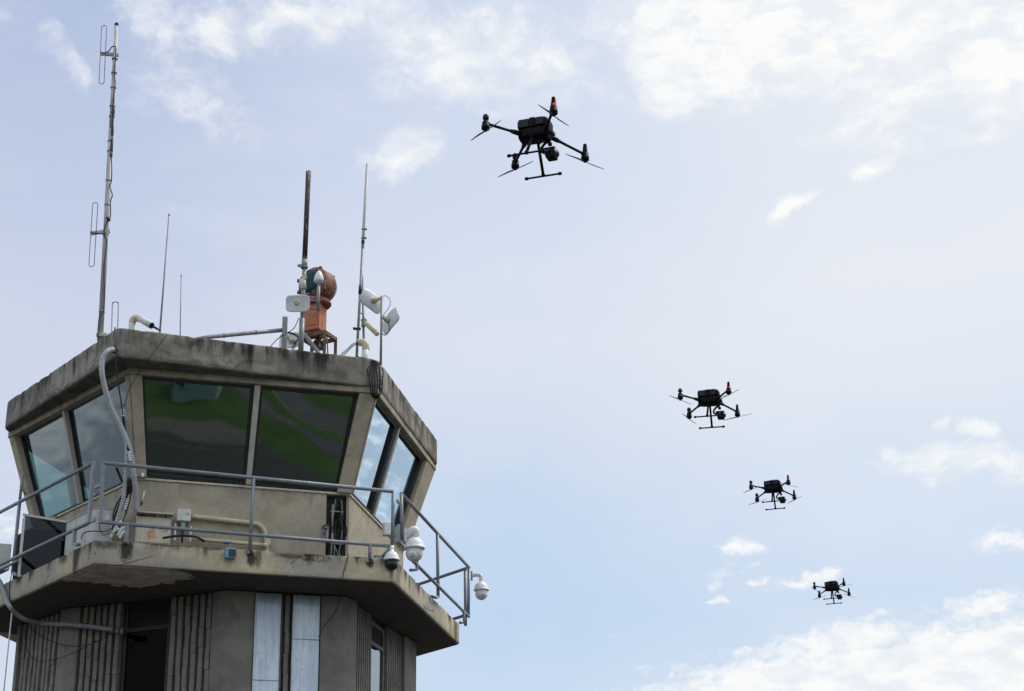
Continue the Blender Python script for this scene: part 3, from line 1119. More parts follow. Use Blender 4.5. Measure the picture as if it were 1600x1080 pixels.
# ------------------------------------------------------------------ things on the balcony
def box_thing(name, label, cat, corner, size, axes, mat, bevel=.012, group=None):
    X, Y_, Z_ = axes
    c = corner + X * size[0] / 2 + Y_ * size[1] / 2 - Z_ * size[2] / 2
    base = c - Z_ * size[2] / 2
    root = thing(name, label, cat, base, group)
    MB().box(c, size, axes).build('case', mat, root, bevel=bevel)
    return root, c


# air conditioner beside corner A
cA = px(150, 794, 23.55)
root, c = box_thing('air_conditioner', 'white air conditioner box on the balcony beside the cable bundle', 'air conditioner', cA, (.26, .95, cA.z - Z_BT), (dF * 1.0, -dL, up), 'accase')
for k in (.30, .62):
    MB().box(cA - dL * k - dF * .003 - up * .33, (.006, .012, .6), (dF, dL, up)).build('panel_seam', 'greyplastic', root)
MB().box(cA + dF * .17 + dL * .004 - up * .13, (.09, .008, .10), (dF, dL, up)).build('label_plate', 'greyplastic', root)
MB().box(cA + dF * .17 + dL * .010 - up * .13, (.065, .006, .075), (dF, dL, up)).build('label_sticker', 'pvc', root)
MB().box(cA + dF * .13 - dL * .475 + up * .006, (.28, .97, .012), (dF, dL, up)).build('lid', 'accase', root)
for k_ in range(6):
    MB().box(cA + dF * .03 + dL * .004 - up * (.22 + .035 * k_) + dF * .10, (.17, .008, .010), (dF, dL, up)).build('vent_slot', 'greyplastic', root)

cL2 = px(19, 850, 25.6)
root, c = box_thing('air_conditioner', 'pale grey air conditioner box with blue lettering at the left picture edge', 'air conditioner', cL2 - dL * .0 - dF * .5, (.5, .9, .42), (dF, -dL, up), 'pvc')
for k in range(3):
    MB().box(cL2 - dF * .22 + dL * .004 - up * (.13 + .055 * k), (.045, .008, .028), (dF, dL, up)).build('lettering', 'blueink', root)
    MB().box(cL2 - dF * .205 + dL * .004 - up * (.158 + .055 * k), (.016, .008, .03), (dF, dL, up)).build('lettering', 'blueink', root)
for k in range(7):
    MB().box(cL2 - dF * .40 + dL * .004 - up * (.07 + .05 * k), (.14, .008, .016), (dF, dL, up)).build('grille_slat', 'greyplastic', root)

# smoked screen in a pale frame across the left walkway
sp = px(36, 803, 24.6)
se = onp(107, 815, sp, nF)
sb = onp(30.5, 886, sp, nF)
wv_ = (se - sp)
hv = Vector((0, 0, sb.z - sp.z))
root = thing('smoked_screen', 'dark see-through screen in a thin pale frame standing across the left walkway', 'screen', (sb.x, sb.y, sb.z))
wd = wv_.normalized()
fr = MB()
L_ = wv_.length
H_ = abs(hv.z) + .12
tl = sp.copy()
fr.box(tl + wd * L_ / 2 - up * .012, (L_, .03, .035), (wd, nF, up))
fr.box(tl + wd * .02 - up * (H_ / 2 + .03), (.04, .03, H_ - .06), (wd, nF, up))
fr.box(tl + wd * (L_ - .01) - up * (H_ / 2 + .03), (.02, .03, H_ - .06), (wd, nF, up))
fr.box(tl + wd * L_ / 2 - up * (H_ + .012), (L_, .03, .03), (wd, nF, up))
fr.build('frame', 'pvc', root)
pn = MB()
pn.box(tl + wd * L_ / 2 - up * (H_ / 2), (L_ - .05, .006, H_ - .03), (wd, nF, up))
pn.build('pane', 'smoke', root)
cD = px(46, 835, 25.3)
root, c = box_thing('equipment_box', 'dark grey equipment box standing behind the smoked screen', 'box', cD + up * .1, (.75, .5, .75), (dF, -dL, up), 'dark')
MB().box(c + up * .38, (.60, .35, .02), (dF, dL, up)).build('lid', 'black', root)

# rusty cabinet, junction box and conduits on the front wall
cb0 = onp(214, 801.5, wA + nF * .14, nF)
cb1 = onp(268.5, 806, wA + nF * .14, nF)
root, c = box_thing('electrical_cabinet', 'cream steel cabinet streaked with rust on the front wall', 'cabinet', cb0, ((cb1 - cb0).length, .12, cb0.z - Z_BT - .01), (dF, -nF, up), 'rustbox', bevel=.006)
w_ = (cb1 - cb0).length
MB().box(cb0 + dF * w_ / 2 - up * .003 + nF * .012, (w_ + .03, .17, .02), (dF, nF, up)).build('rain_hood', 'rustbox', root)
MB().box(cb0 + dF * w_ / 2 - up * .032 + nF * .004, (w_ - .01, .01, .028), (dF, nF, up)).build('hood_gap', 'rust', root)
MB().box(cb0 + dF * (w_ / 2 - .0) - up * (.06 + .19) + nF * .006, (w_ - .05, .012, .36), (dF, nF, up)).build('door', 'rustbox', root, bevel=.004)
MB().box(cb0 + dF * (w_ - .06) - up * .22 + nF * .016, (.02, .012, .06), (dF, nF, up)).build('latch', 'galv', root)

jb0 = onp(277.5, 794, wA + nF * .16, nF)
jb1 = onp(299, 796, wA + nF * .16, nF)
w_ = (jb1 - jb0).length
root, c = box_thing('junction_box', 'small pale grey junction box above a teal conduit on the front wall', 'junction box', jb0, (w_, .14, .185), (dF, -nF, up), 'pvc', bevel=.012)
MB().lathe(jb0 + dF * (w_ - .05) - up * .07 + nF * .001, nF, [(0, .016), (.008, .016), (.010, .010)], 12).build('knob', 'greyplastic', root)
MB().tube([c - up * .09, c - up * .22], .036, 12).build('conduit_neck', 'teal', root)
MB().tube([c - up * .20, c - up * .40], .014, 8).build('cable', 'black', root)

cp = [onp(x, y, wA + nF * .06, nF) for x, y in ((299, 807), (340, 811.5), (390, 817), (404, 820), (413, 829), (416, 842), (416, 866))]
cm = MB().tube(curve(cp, 6), .036, 12)
cond = tag(cm.build('conduit_pipe', 'cream'), 'cream conduit running right from the junction box and bending down the wall', 'pipe')
MB().box(onp(420, 847, wA + nF * .05, nF), (.05, .04, .09), (dF, nF, up)).build('bracket', 'cream', cond)
cm = MB().tube([onp(x, y, wA + nF * .12, nF) for x, y in ((300, 842), (360, 847), (414, 852))], .03, 10)
low = tag(cm.build('conduit_pipe', 'cream'), 'cream conduit lying low along the foot of the front wall', 'pipe')
MB().lathe(onp(414, 852, wA + nF * .12, nF), dF, [(-.03, .037), (.03, .037)], 12).build('end_cap', 'cream', low)
hs = curve([onp(x, y, wA + nF * .30, nF) for x, y in ((254, 841), (268, 838.5), (285, 837), (305, 839), (320, 846))], 6)
tag(MB().tube(hs, .018, 8).build('rubber_hose', 'black'), 'black rubber hose lying in an arc on the balcony by the cabinet', 'hose')
for (xa, xb, yy, hh, lab) in ((273.2, 275.6, 818, .26, 'short white trunking strip between the rusty cabinet and junction box'), (297.3, 299.6, 822, .24, 'short white trunking strip below the right of the junction box')):
    p0 = onp((xa + xb) / 2, yy, wA + nF * .10, nF)
    o = tag(MB().box(p0 - up * hh / 2, (.025, .02, hh), (dF, nF, up)).build('trunking_strip', 'pvc', bevel=.003), lab, 'trunking')
    MB().box(p0 - up * hh * .5 + nF * .012, (.012, .006, hh * .96), (dF, nF, up)).build('cover', 'white', o)

# turquoise camera under the balcony edge
fpl = V('A', 1) + nF * .10
root = thing('security_camera', 'small turquoise box camera with black lens hanging on the balcony edge', 'security camera', onp(359, 865, fpl, nF), None)
c0 = onp(359.5, 865.5, fpl, nF)
MB().box(c0, (.155, .13, .155), (dF, nF, up)).build('case', 'bluebox', root, bevel=.02, seg=3)
MB().box(c0 + nF * .067 + dF * .022, (.105, .012, .105), (dF, nF, up)).build('lens', 'lensblk', root, bevel=.01)
c1 = onp(355, 848, fpl - nF * .05, nF)
MB().box(c1, (.12, .10, .025), (dF, nF, (up + dF * .25).normalized())).build('sunshade', 'bluebox', root, bevel=.004)
MB().tube([onp(359.5, 846, fpl - nF * .03, nF), onp(359.5, 858, fpl, nF)], .012, 8).build('bracket', 'galv', root)


def dome_camera(label, cap, ball_r, mats, arm, box=None, lens=True):
    "arm: list of world points from wall to top of the cap; cap: top centre; hangs straight down"
    root = thing('dome_camera', label, 'security camera', cap, 'dome cameras along the railing')
    r = ball_r
    MB().lathe(cap, -up, [(0, r * .34), (r * .3, r * .36), (r * .42, r * .62), (r * .75, r * .95), (r * 1.2, r * 1.14), (r * 1.48, r * 1.18), (r * 1.52, r * 1.23), (r * 1.66, r * 1.23), (r * 1.68, r * .9)], 28).build('housing', mats[0], root)
    cb_ = cap - up * r * 2.18
    prof = []
    for k in range(13):
        a = math.pi * k / 12
        prof.append((-math.cos(a) * r, math.sin(a) * r))
    ball = MB().lathe(cb_, -up, prof, 28).build('ball', mats[1], root)
    if lens:
        ld = lens
        MB().lathe(cb_ + ld * r * .93, ld, [(0, r * .52), (r * .06, r * .50), (r * .09, r * .36)], 20).build('lens_ring', mats[2], ball)
        MB().lathe(cb_ + ld * r * 1.0, ld, [(0, r * .30), (r * .05, r * .28), (r * .09, r * .12)], 20).build('lens', mats[3] if len(mats) > 3 else 'lensblk', ball)
    if arm:
        for pts, rad in arm:
            MB().tube(pts, rad, 12).build('arm', mats[0] if rad > .03 else 'pipe', root)
    if box:
        box(root)
    return root


eB = V('B', 1)
toward = (EYE - V('B', 1, 9)).normalized()
Yb = 23.98
cap = px(612, 859, Yb)
dome_camera('white dome camera with black ball hung below the front right balcony corner', cap, .098, ('white', 'lensblk', 'black'),
            [([px(597, 870, Yb + .02), px(606, 861, Yb), px(611, 855.5, Yb)], .022), ([px(612, 853, Yb), px(612, 862, Yb)], .034)],
            box=lambda r: MB().box(px(594, 874.5, Yb + .05), (.18, .10, .11), (dF, nF, up)).build('mounting_box', 'galv', r, bevel=.006), lens=toward)
Yb2 = 24.35
cap = px(647.5, 836, Yb2)


def plate_box(root):
    MB().box(px(622, 835, Yb2 + .03), (.06, .16, .26), (dF, nF, up)).build('back_plate', 'greyplastic', root, bevel=.004)
    MB().box(px(632, 837, Yb2 - .02), (.03, .12, .20), (dF, nF, up)).build('mount_plate', 'white', root, bevel=.006)


dome_camera('large white dome camera on a bent white arm above the right balcony corner', cap, .128, ('white', 'pvc', 'white', 'greyplastic'),
            [(curve([px(632, 840, Yb2), px(640, 832, Yb2 - .03), px(648, 828, Yb2 - .04), px(650, 838, Yb2)], 5), .058)], box=plate_box, lens=(toward + Vector((-.25, 0, -.25))).normalized())
Yb3 = 27.9
cap = px(752, 907, Yb3)


def plate_box3(root):
    MB().box(px(737, 900, Yb3 + .02), (.03, .10, .14), (Vector((1, 0, 0)), Vector((0, 1, 0)), up)).build('mount_plate', 'galv', root, bevel=.004)


dome_camera('white dome camera hanging from the far right corner post against the sky', cap, .105, ('white', 'white', 'white', 'greyplastic'),
            [(curve([px(737, 899, Yb3), px(745, 898, Yb3), px(751, 900, Yb3), px(752.5, 908, Yb3)], 5), .036)], box=plate_box3, lens=(toward + Vector((.25, 0, -.35))).normalized())

jb = px(606.5, 826, 24.6)
root, c = box_thing('junction_box', 'pale grey junction box behind the right end post of the front railing', 'junction box', jb - dF * .07 + up * .10, (.17, .10, .20), (dF, -nF, up), 'pvc', bevel=.01)
MB().box(c - nF * .0 + nF * .052, (.13, .006, .16), (dF, nF, up)).build('cover', 'white', root)


# ------------------------------------------------------------------ cables and hoses
def corrugated(path, r, pitch=.042):
    pts = curve(path, 14)
    out, rad = [], []
    acc = 0
    seglen = [0]
    for a, b in zip(pts, pts[1:]):
        seglen.append(seglen[-1] + (b - a).length)
    n = int(seglen[-1] / (pitch / 4))
    j = 0
    for k in range(n + 1):
        s = seglen[-1] * k / n
        while j < len(seglen) - 2 and seglen[j + 1] < s:
            j += 1
        t = (s - seglen[j]) / max(1e-9, seglen[j + 1] - seglen[j])
        out.append(pts[j].lerp(pts[j + 1], t))
        rad.append(r * (1 + .10 * math.sin(k * math.pi / 2)))
    return MB().tube(out, rad, 12)


hp = [px(177, 546, 22.75), px(169, 548.5, 22.66), px(161, 559, 22.64), px(159, 578, 22.66), px(163, 602, 22.75), px(172, 632, 22.9), px(186, 660, 23.0), px(198, 688, 23.1), px(206, 715, 23.2)]
hose = corrugated(hp + [px(209.5, 745, 23.3), px(212, 775, 23.45), px(213, 798, 23.55)], .037, .034)
ho = tag(hose.build('corrugated_hose', 'hose'), 'long white corrugated hose curling down from the roof corner past the window', 'hose')
MB().lathe(px(178.5, 546.5, 22.80), (px(177, 546, 22.75) - px(188, 547, 23.1)).normalized(), [(-.03, .05), (.02, .055), (.03, .04)], 14).build('inlet_collar', 'black', ho)
h2 = corrugated([px(198, 690, 23.12), px(198, 715, 23.18), px(196, 745, 23.3), px(193, 778, 23.4), px(187, 800, 23.45), px(180, 822, 23.5)], .030)
tag(h2.build('corrugated_hose', 'hose'), 'shorter white corrugated hose dropping to the balcony by the air conditioner', 'hose')
bc = MB().tube(curve([px(179.5, 512, 22.80), px(181, 545, 22.68), px(183, 585, 22.8), px(191, 640, 22.95), px(195, 672, 23.05), px(202, 706, 23.15), px(206, 740, 23.3), px(205, 770, 23.4), px(196, 805, 23.5)], 6), [.011] * 49, 8)
tag(bc.build('black_cable', 'black'), 'black cable running down the corner beside the white hose', 'cable')
for (a, b, w) in (((191.2, 640), (192.6, 652), 23.0), ((201.5, 706), (204.5, 722), 23.14), ((199.5, 780), (195, 797), 23.42)):
    mb = MB()
    for k in range(5):
        t = k / 5
        p = px(a[0] + (b[0] - a[0]) * t, a[1] + (b[1] - a[1]) * t, w - .01)
        p2 = px(a[0] + (b[0] - a[0]) * (t + .12), a[1] + (b[1] - a[1]) * (t + .12), w - .01)
        mb.tube([p, p2], .024, 10)
    tag(mb.build('tape_wrap', 'white'), {191.2: 'white tape wrapped round the black cable high on the corner column', 201.5: 'white tape wrapped round the black cable level with the railing', 199.5: 'white tape wrapped round the black cables just above the balcony'}[a[0]], 'tape')
tk = MB().tube(curve([px(192.6, 652, 23.02), px(196, 680, 23.08), px(201.5, 706, 23.14)], 6), .021, 8)
tag(tk.build('cable_sleeve', 'black'), 'thick black sleeve on the cable between two white tape wraps', 'cable')
dg = MB().tube(curve([px(262, 522, 23.05), px(236, 556, 22.95), px(205, 602, 23.0), px(194, 635, 22.98)], 6), .006, 6)
tag(dg.build('thin_wire', 'black'), 'thin black wire slanting from the roof edge across the column to the hose', 'wire')
mb = MB()
for k in range(12):
    x0 = 187 + random.uniform(-5, 6)
    mb.tube(curve([px(204 + random.uniform(-4, 4), 755 + random.uniform(-10, 10), 23.4), px(x0 + random.uniform(-3, 6), 795 + random.uniform(-10, 8), 23.46), px(x0 - random.uniform(0, 6), 815, 23.48), px(x0 + random.uniform(-10, 12), 834, 23.5)], 6), random.uniform(.006, .014), 6)
tag(mb.build('cable_bundle', 'black'), 'tangled bunch of black cables behind the front railing by corner', 'cables')
mb = MB()
for (xa, ya, xb, yb) in ((176, 828, 190, 815), (183, 832, 196, 824), (172, 836, 186, 826), (186, 836, 198, 830)):
    mb.tube(curve([px(xa, ya + 6, 23.3), px((xa + xb) / 2, (ya + yb) / 2 - 1, 23.32), px(xb, yb, 23.35)], 5), .022, 8)
tag(mb.build('pipe_stubs', 'pvc'), 'bunch of white pipe stubs lying at the foot of the cable tangle', 'pipes')
w = MB().tube(curve([px(127, 842, 23.1), px(131, 833, 23.05), px(145, 830, 22.95), px(165, 830, 23.0), px(178, 823, 23.2), px(183, 815, 23.3)], 6), .008, 6)
tag(w.build('black_cable', 'black'), 'loose black cable looping along the balcony below the air conditioner', 'cable')
w = MB().tube(curve([px(155, 818, 22.75), px(157, 830, 22.75), px(163, 836, 22.78), px(172, 832, 22.9)], 6), .006, 6)
tag(w.build('thin_wire', 'black'), 'short black wire drooping below the left end of the front railing', 'wire')

# bundle of black coax over the roof corner by the right
mb = MB()
for k in range(6):
    o = k * 3.6
    Yk = 24.36 - k * .006
    st = px(553 + o * .7, 561.5 + (k % 3) * 1.2, Yk + .25)
    mb.tube(curve([st, px(560 + o * 1.2, 558 + k * .9, Yk), px(571 + o * 1.45, 571 + k * .9, Yk - .06), px(577 + o * 1.15, 592, Yk - .12), px(579 + o * .95, 609 + k * .6, Yk - .10), px(583 + o * .35, 623, Yk + .04)], 7), .0105, 7)
tag(mb.build('cable_bundle', 'black'), 'loops of black coaxial cable hanging over the right front roof corner', 'cables')

w = MB().tube(curve([onp(x, y, V('A', 1) + nF * .012, nF) for x, y in ((544.5, 866), (541, 880), (536, 898), (534, 911))] + [px(533, 925, 24.4), px(531, 938, 24.62), px(523, 958, 24.66), px(508, 976, 24.6), px(498, 995, 24.55)], 6), .006, 6)
tag(w.build('thin_wire', 'black'), 'thin black wire dangling from the balcony to the metal sheet on the shaft', 'wire')
w = MB().tube(curve([onp(x, y, V('L', 1) + nL * .06, nL) for x, y in ((-12, 898), (-1, 908), (5, 922), (10, 938), (16, 949))] + [px(25, 959, 24.75), px(42, 969, 24.9), px(70, 974.5, 25.2), px(105, 976, 25.0), px(140, 979, 24.85), px(170, 983, 24.74), px(190, 986, 24.66)], 6), [.034] * 67, 10)
gh = tag(w.build('grey_hose', 'greyhose'), 'grey hose sagging from the left balcony edge to the shaft louvers', 'hose')
MB().tube([px(178, 985, 24.68), px(192, 987, 24.62)], .045, 10).build('clamp', 'rust', gh)
w = MB().tube(curve([px(39, 975, 25.6), px(58, 990, 25.4), px(85, 1004, 25.2), px(120, 1010, 24.9), px(150, 1004, 24.72), px(172, 990, 24.66)], 6), .007, 6)
tag(w.build('thin_wire', 'black'), 'thin black wire sagging across the shaft just below the grey hose', 'wire')
w = MB().tube(curve([px(41, 1000, 25.6), px(44, 1020, 25.5), px(58, 1032, 25.4), px(80, 1032, 25.2), px(115, 1020, 24.9), px(150, 1002, 24.72)], 6), .007, 6)
tag(w.build('thin_wire', 'black'), 'thin black wire hanging in the lowest loop across the shaft louvers', 'wire')
w = MB().tube([px(19, 953, 24.68), px(10, 1040, 24.68), px(0, 1140, 24.68)], .010, 8)
tag(w.build('white_cord', 'pvc'), 'straight white cord hanging from the grey hose at the left edge', 'cord')
w = MB().tube(curve([onp(x, y, V('L', 1) + nL * .012, nL) for x, y in ((18.5, 897), (15.5, 910), (14.5, 925), (16, 941))], 5), .007, 6)
tag(w.build('black_cable', 'black'), 'short black cable hanging on the balcony face below the left railing post', 'cable')
w = MB().tube(curve([onp(x, y, V('L', 1) + nL * .06, nL) for x, y in ((-6, 893), (6, 887), (16, 882.5), (28, 876))], 5), .022, 8)
tag(w.build('grey_hose', 'greyhose'), 'short grey hose tied along the bottom rail at the left edge', 'hose')

# ------------------------------------------------------------------ roof equipment


def pole_line(x0, y0, x1, y1, Y, zbase=Z_RT - .02):
    "upper and lower pixel of a straight pole; the foot is carried down to the roof"
    a, b = px(x0, y0, Y), px(x1, y1, Y)
    t = (zbase - b.z) / (a.z - b.z)
    if t > 0:
        t = 0
    foot = b + (a - b) * t
    return a, b, foot


# tall mast with folded dipoles
a, b, foot = pole_line(182, 40, 157, 527, 23.45)
root = thing('antenna_mast', 'tall chipped white mast carrying folded dipoles at the left roof edge', 'antenna mast', foot)
ax_m = (a - foot).normalized()
Lm = (a - foot).length


def mpt(y):
    "point on the mast axis at photo row y"
    t = (y - 527) / (40 - 527)
    return b + (a - b) * t


MB().tube([foot, mpt(345), mpt(210)], .042, 12).build('lower_pole', 'mast', root)
MB().tube([mpt(212), mpt(150), a], [.036, .034, .031], 12).build('upper_pole', 'mast', root)
MB().lathe(a, ax_m, [(-.01, .034), (.03, .034), (.05, .02)], 12).build('tip_cap', 'rust', root)


def dipole(ytop, ybot, xtop, xbot, yarm, xarm):
    hw_ = 4.6
    t = [px(xtop, ytop, 23.40), px(xbot, ybot, 23.40)]
    L = (t[0] - t[1]).length
    dv = (t[0] - t[1]).normalized()
    sv = Vector((1, 0, 0)) - dv * dv.x
    sv.normalize()
    hwid = hw_ * 23.4 / F_PX * .98
    pts = []
    for k in range(9):
        an = math.pi * k / 8
        pts.append(t[0] - dv * hwid + sv * math.cos(an) * hwid + dv * math.sin(an) * hwid)
    for k in range(9):
        an = math.pi + math.pi * k / 8
        pts.append(t[1] + dv * hwid + sv * math.cos(an) * hwid + dv * math.sin(an) * hwid)
    pts.append(pts[0])
    o = MB().tube(pts, .0065, 8, cap=False).build('folded_dipole', 'galv', root)
    c0 = px(xarm, yarm, 23.40)
    c1 = mpt(yarm + 5)
    e = c1 + (c1 - c0).normalized() * .06
    mid = (c0 + e) / 2
    X = (e - c0).normalized()
    MB().box(mid, ((e - c0).length, .035, .055), (X, Vector((0, 1, 0)), X.cross(Vector((0, 1, 0))))).build('cross_arm', 'mast', root, bevel=.003)
    return o


dipole(40, 131.5, 162.8, 158.6, 84, 156.5)
dipole(316.5, 417, 149, 142.8, 365, 141)
cab = curve([px(157.5, 81, 23.36), px(162, 83.5, 23.36), px(170, 80, 23.36), px(175, 73.5, 23.36), px(181, 74, 23.36), px(180.5, 90, 23.36), px(179, 118, 23.38), px(180, 130, 23.38), px(178, 148, 23.38), px(176.5, 180, 23.38), px(175.5, 215, 23.38), px(173.5, 235, 23.38), px(174.5, 260, 23.38), px(174, 283, 23.38), px(171.5, 291, 23.38), px(175.5, 305, 23.38), px(172.5, 315, 23.38), px(172.5, 338, 23.38), px(168, 346, 23.38), px(163, 358, 23.38), px(164, 370, 23.38), px(166.5, 375, 23.38), px(165, 395, 23.38), px(162.5, 420, 23.38), px(163, 450, 23.38), px(162, 485, 23.38), px(156, 492, 23.36), px(153.5, 510, 23.36), px(152.5, 532, 23.3)], 5)
MB().tube(cab, .009, 7).build('feeder_cable', 'black', root)
MB().tube(curve([px(141.5, 362, 23.36), px(147, 364.5, 23.36), px(158, 365, 23.36), px(165, 369, 23.36)], 5), .009, 7).build('feeder_cable', 'black', root)
for y0, y1 in ((175, 189), (208, 222), (228, 247), (250, 256)):
    MB().tube([mpt(y0) + Vector((.03, -.03, 0)), mpt(y1) + Vector((.028, -.03, 0))], .022, 8).build('cable_splice', 'black', root)
for y in (96, 119, 143, 173, 190, 230, 246, 292, 330, 374, 490):
    MB().lathe(mpt(y), ax_m, [(-.012, .047), (.012, .047)], 12).build('band', 'mast' if y % 2 else 'galv', root)
MB().tube([px(168, 340, 23.36), px(170.5, 345, 23.36)], .026, 8).build('connector', 'black', root)
MB().box(px(160, 525, 23.42), (.16, .12, .05)).build('foot_bracket', 'mast', root, bevel=.004)

# small dipole standing behind the corner
t0 = [px(x, y, 24.3) for x, y in ((174, 540), (175.5, 478), (177.5, 473.5), (180.5, 471.5), (183.5, 473.5), (184.8, 478), (183, 540))]
tag(MB().tube(curve(t0, 5), .0075, 8).build('loop_antenna', 'galv'), 'narrow wire loop antenna poking up just behind the left roof corner', 'antenna')


def whip(label, x0, y0, x1, y1, Y, r0, r1, mat='galv', cat='antenna', collars=()):
    a, b, foot = pole_line(x0, y0, x1, y1, Y)
    root = thing('whip_antenna', label, cat, foot, 'whip antennas on the roof')
    MB().tube([foot, a], [r1, r0], 10).build('rod', mat, root)
    MB().lathe(foot, (a - foot).normalized(), [(0, r1 * 2.6), (.06, r1 * 2.6), (.09, r1 * 1.4)], 12).build('base', 'galv', root)
    MB().lathe(a, (a - foot).normalized(), [(-.02, r0 * 1.5), (.01, r0 * 1.5), (.02, r0)], 10).build('tip', 'pvc', root)
    return root


whip('long thin grey whip antenna left of the rusty mast, leaning right', 264.2, 335, 250.5, 510, 24.8, .011, .018)
whip('short thin whip antenna, the shorter of two left of the boom pipe', 283.2, 430, 281.5, 518, 24.6, .008, .010)


def gooseneck(label, pts, r, Y, cutmat):
    "pts: pixels from foot to mouth"
    P = [px(x, y, Y) for x, y in pts]
    foot = Vector((P[0].x, P[0].y, Z_RT - .02))
    root = thing('gooseneck_vent', label, 'vent pipe', foot, 'gooseneck pipes on the roof')
    return root, P, foot


root, P, foot = gooseneck('cream gooseneck pipe at the left front roof corner with cables in its mouth', ((206.5, 507), (207, 500)), .05, 23.3, 'cream')
MB().tube([foot, px(206.5, 503.5, 23.3)], .050, 16).build('riser', 'pvc', root)
MB().tube(curve([px(206.5, 505, 23.3), px(208.5, 499.5, 23.3), px(214, 497, 23.28), px(220, 498.6, 23.25)], 8), .054, 16).build('elbow', 'cream', root)
MB().tube([px(219, 498.2, 23.25), px(237, 509, 23.1)], [.051, .049], 16).build('spout', 'pvc', root)
MB().lathe(px(237.1, 509.05, 23.1), px(237, 509, 23.1) - px(219, 498.2, 23.25), [(0, .047), (.004, .040)], 16).build('mouth', 'dark', root)
for k in range(3):
    MB().tube(curve([px(235, 507 + k, 23.1), px(243, 511 + k * 1.4, 23.1), px(251, 516 + k * .8, 23.15)], 4), .006, 6).build('cable', 'black', root)
root, P, foot = gooseneck('cream gooseneck pipe with black cables beside the looped coax on the right corner', ((568, 560), (568, 540)), .06, 24.75, 'cream')
MB().tube([foot, px(571.5, 545, 24.75)], .056, 16).build('riser', 'pvc', root)
MB().tube(curve([px(571.5, 547, 24.75), px(571, 540, 24.75), px(567.5, 535.5, 24.75), px(562, 535, 24.75), px(559.5, 535.8, 24.75)], 8), .060, 16).build('elbow', 'cream', root)
for k in range(3):
    MB().tube(curve([px(562, 535 + k, 24.72), px(552, 537 + 2 * k, 24.72), px(543, 545 + 2.4 * k, 24.72), px(532 + 2 * k, 555 + k, 24.72), px(530 + 2 * k, 564, 24.72)], 6), .0055, 6).build('cable', 'black', root)

# boom pipe lying towards the right
m_ = MB().tube([px(300, 532, 24.1), px(327, 526.5, 24.3), px(390, 520.5, 24.75), px(446, 515.5, 25.15)], .034, 12)
bo = tag(m_.build('boom_pipe', 'galv'), 'long grey pipe lying slanted above the front roof edge', 'pipe')
for x, y, Y in ((350, 524.4, 24.46), (400, 519.6, 24.82)):
    MB().lathe(px(x, y, Y), px(390, 520.5, 24.75) - px(327, 526.5, 24.3), [(-.012, .038), (.012, .038)], 12).build('band', 'galv', bo)

# short post at the end of the boom
a, b, foot = pole_line(445.5, 496, 444, 540, 25.1)
po = thing('short_post', 'short grey square post at the right end of the boom pipe', 'post', foot)
MB().box((a + foot) / 2, (.075, .075, (a - foot).length), (Vector((1, 0, 0)), Vector((0, 1, 0)), (a - foot).normalized())).build('tube', 'galv', po, bevel=.004)
MB().box(foot + up * .015, (.16, .16, .03)).build('base_plate', 'galv', po)
for k, (xx, yy) in enumerate((((470, 510), (450, 540)), ((474, 522), (454, 552)))):
    pass
w = MB().tube(curve([px(467, 497, 25.3), px(460, 512, 25.2), px(451, 519, 25.12), px(436, 528, 25.0), px(421, 543, 24.8)], 6), .007, 6)
tag(w.build('thin_wire', 'black'), 'thin wire looping from the rusty mast past the short post to the roof', 'wire')
mb = MB()
for k in range(2):
    mb.tube(curve([px(450, 519 + k, 25.08), px(458 + k, 521 + k * 2, 25.08), px(466, 526 + 3 * k, 25.1), px(462 - 2 * k, 537, 25.1), px(457 - 3 * k, 552, 25.1)], 6), .009, 6)
tag(mb.build('cable_bundle', 'black'), 'black cables slung between the short post and the rusty mast', 'cables')

# rusty mast
Ym = 25.4
a, b, foot = pole_line(482, 268, 470, 545, Ym)


def rpt(y):
    t = (y - 545) / (268 - 545)
    return b + (a - b) * t


root = thing('rusty_mast', 'thick mast with rusty upper pipe standing before the orange beacon', 'mast', foot)
MB().tube([rpt(422), rpt(340), a], .043, 16).build('rusty_pipe', 'rust', root)
MB().tube([foot, rpt(470), rpt(424)], .033, 14).build('lower_pole', 'galv', root)
MB().lathe(rpt(416), a - b, [(-.06, .05), (.08, .05)], 16).build('sleeve', 'galv', root)
MB().lathe(rpt(421), a - b, [(-.012, .062), (.012, .062)], 16).build('collar', 'rust', root)
MB().box(rpt(418) + Vector((-.075, 0, 0)), (.07, .05, .03)).build('clamp_ear', 'galv', root)
MB().tube([rpt(552), rpt(500)], .045, 12).build('stub_tube', 'galv', root)
MB().tube([rpt(454), px(472.5, 436, Ym - .03)], .052, 14).build('white_sleeve', 'pvc', root)
MB().lathe(px(475.5, 432.5, Ym - .06), Vector((.1, -1, -.2)), [(-.02, .045), (.02, .045)], 20).build('round_plate', 'cream', root)
MB().tube([rpt(466), px(497, 465.5, Ym - .12)], .016, 8).build('side_arm', 'galv', root)
MB().tube([rpt(470), px(497, 471, Ym - .12)], .016, 8).build('side_arm', 'galv', root)
MB().tube([rpt(483), px(497, 483, Ym - .12)], .016, 8).build('side_arm', 'galv', root)

# radome
rp = px(497, 486, Ym - .14)
rq = px(498, 441, Ym - .14)
ra = thing('gps_antenna', 'white bullet shaped antenna on a short grey tube in front of the beacon', 'antenna', rp)
MB().tube([rp, rq], .026, 12).build('tube', 'galv', ra)
MB().lathe(px(498, 442.5, Ym - .14), up, [(0, .036), (.02, .04), (.025, .074), (.05, .080), (.09, .076), (.14, .063), (.185, .042), (.215, .020), (.222, .004)], 24).build('radome', 'white', ra)


